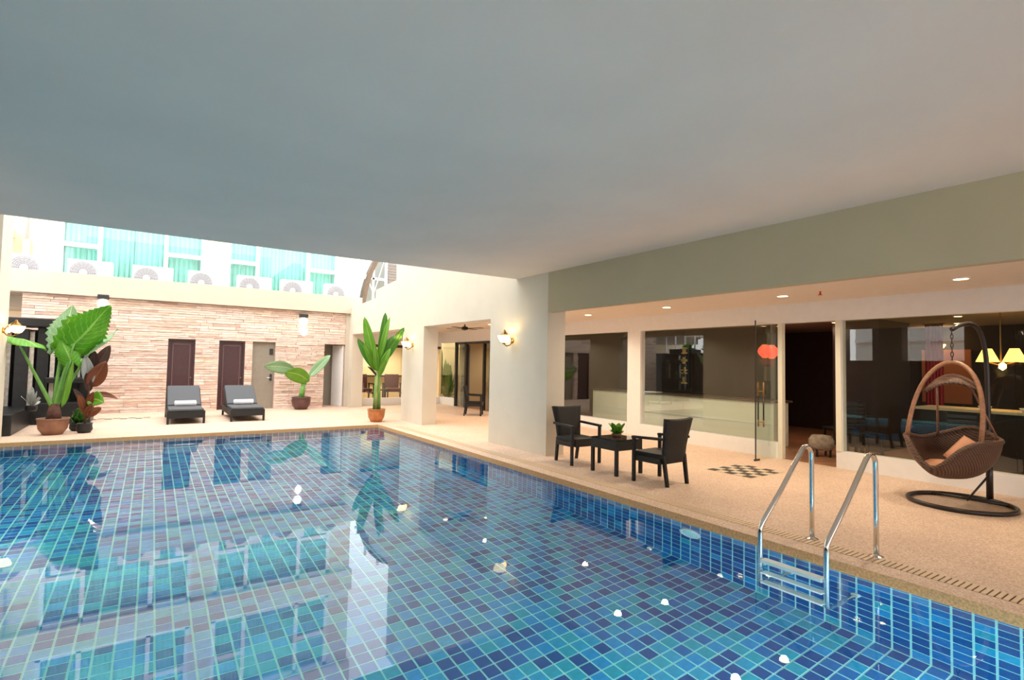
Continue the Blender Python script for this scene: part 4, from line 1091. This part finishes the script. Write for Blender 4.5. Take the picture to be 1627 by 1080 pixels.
D = dining_chair('dark slat back dining chair behind glass, next to egg chair post'); D.location = (10.15, 1.85, 0); D.rotation_euler = (0, 0, -PI / 2 + .3)
for x, y, r, lb_ in ((10.2, 2.9, -1.4, 'dark slat back dining chair behind the wicker egg chair'), (10.9, 4.55, 2.6, 'dark slat back dining chair seen through the open doorway'),
                    (11.4, 5.2, 1.2, 'dark slat back dining chair deepest inside the doorway'), (12.6, 3.4, -1.2, 'dark slat back dining chair beyond the beige counter'),
                    (13.0, 2.2, 1.9, 'dark slat back dining chair far back near the orange panel')):
    dup(D, (x, y, 0), r, lb_)
t = thing('buffet_table', 'long beige topped buffet table inside behind egg chair', 'table', (11.3, 2.9, 0))
BX(-.4, -1.9, .96, .4, .9, 1.0).build('top', M['tablecloth'], t)
BX(-.34, -1.8, .1, .34, .8, .96).build('base', M['darkwood'], t)
for i in range(3):
    b = thing('table_bowl', 'small pale bowl on beige buffet table, %s one' % ('nearest', 'middle', 'farthest')[i], 'bowl', (11.15, 1.9 + i * .5, 1.0), 0, 'bowls on the buffet')
    MB().lathe([(0, 0), (.05, 0), (.09, .06), (.08, .06), (0, .015)], n=14).build('bowl', M['paperwhite'], b, True)
t = thing('pouf', 'round cream upholstered stool just inside the doorway', 'stool', (10.35, 5.05, 0))
MB().lathe([(.0, .12), (.16, .12), (.21, .18), (.21, .30), (.16, .38), (0, .40)], n=22).build('cushion', M['pouf'], t, True)
for a in range(4): MB().tube([(.16 * math.cos(a * PI / 2), .16 * math.sin(a * PI / 2), 0), (.16 * math.cos(a * PI / 2), .16 * math.sin(a * PI / 2), .14)], .02).build('leg', M['darkwood'], t)
t = thing('chandelier', 'hanging lamp with glowing yellow shades inside behind egg chair', 'lamp', (11.6, 2.80, -.08))
MB().tube([(0, 0, 2.70), (0, 0, 1.85)], .01).tube([(0, -.32, 1.9), (0, 0, 1.8), (0, .32, 1.9)], .01).build('frame', M['brass'], t)
for y in (-.62, -.17, .17):
    MB().lathe([(.06, 2.08), (.155, 1.86), (.15, 1.86), (.055, 2.08)], (0, y, 0), 18).build('lamp_shade', M['shade'], t, True)
MB().lathe([(0, 1.72), (.05, 1.76), (.05, 1.82), (0, 1.86)], (0, -.02, 0), 12).build('bulb', M['amber'], t, True)
lamp('chandelier_lamp', 'POINT', (0, 0, 1.7), 12, (1, .6, .2), t, .08)
rc = MB(); rr = [[(13.0 + .03 * math.sin(i * 1.4), 4.30 - i * .012, z) for i in range(26)] for z in (.0, 2.55)]
t = thing('red_curtain', 'dark red curtain hanging deep inside the restaurant', 'curtain', (0, 0, 0))
rc.grid(rr).build('cloth', M['redcurtain'], t, True, solid=.01); MB().tube([(13.0, 4.34, 2.56), (13.0, 3.96, 2.56)], .015).build('rail', M['brass'], t)
t = thing('wall_panel', 'orange wall panel with amber lamp deep inside restaurant', 'panel', (14.9, 5.0, 0))
BX(0, -.9, .9, .08, .0, 2.1).build('panel', M['orangewall'], t)
MB().lathe([(.03, 2.1), (.10, 2.2), (.09, 2.22), (0, 2.15)], (-.12, -.4, 0), 14).build('lamp_cup', M['amber'], t)
lamp('panel_lamp', 'POINT', (-.3, -.4, 2.3), 4, (1, .5, .2), t, .05)
t = thing('wall_picture', 'tan framed picture on dark wall above buffet', 'picture', (14.92, 2.1, 1.2))
BX(0, -.3, 0, .06, .3, .5).build('frame', M['darkwood'], t); BX(-.01, -.26, .04, 0, .26, .46).build('print', M['tan'], t)

# lounge armchairs behind the porch end window
def lounge_chair(label):
    t = thing('lounge_armchair', label, 'armchair', (0, 0, 0), 0, 'lounge armchairs')
    BX(-.30, -.28, .30, .30, .30, .44).build('seat', M['maroon'], t, bevel=.03)
    MB().box(-.28, .24, .40, .28, .34, .98, 0, Matrix.Translation((0, .29, .4)) @ Matrix.Rotation(-.15, 4, 'X') @ Matrix.Translation((0, -.29, -.4))).build('backrest', M['maroon'], t, bevel=.03)
    for s in (-1, 1):
        BX(s * .34 - .03, -.3, .60, s * .34 + .03, .32, .64).build('arm', M['darkwood'], t)
        for y in (-.27, .28): BX(s * .34 - .025, y - .025, 0, s * .34 + .025, y + .025, .60).build('leg', M['darkwood'], t)
        BX(s * .30 - .02, -.28, .24, s * .30 + .02, .3, .30).build('side_rail', M['darkwood'], t)
    return t
A = lounge_chair('maroon lounge armchair behind window, left of heliconia'); A.location = (6.75, 20.2, .12)
dup(A, (7.95, 20.2, .12), -.25, 'maroon lounge armchair behind window, right of heliconia')
t = thing('low_platform', 'low dark platform carrying the lounge armchairs', 'platform', (7.75, 20.2, 0))
BX(-1.6, -.6, 0, 1.55, .6, .12).build('deck', M['darkwood'], t)
t = thing('coffee_table', 'low dark table beside the lounge armchairs', 'table', (7.35, 19.75, .12))
BX(-.22, -.15, .38, .22, .15, .42).build('top', M['darkwood'], t)
for x in (-.19, .19):
    for y in (-.12, .12): BX(x - .02, y - .02, 0, x + .02, y + .02, .38).build('leg', M['darkwood'], t)
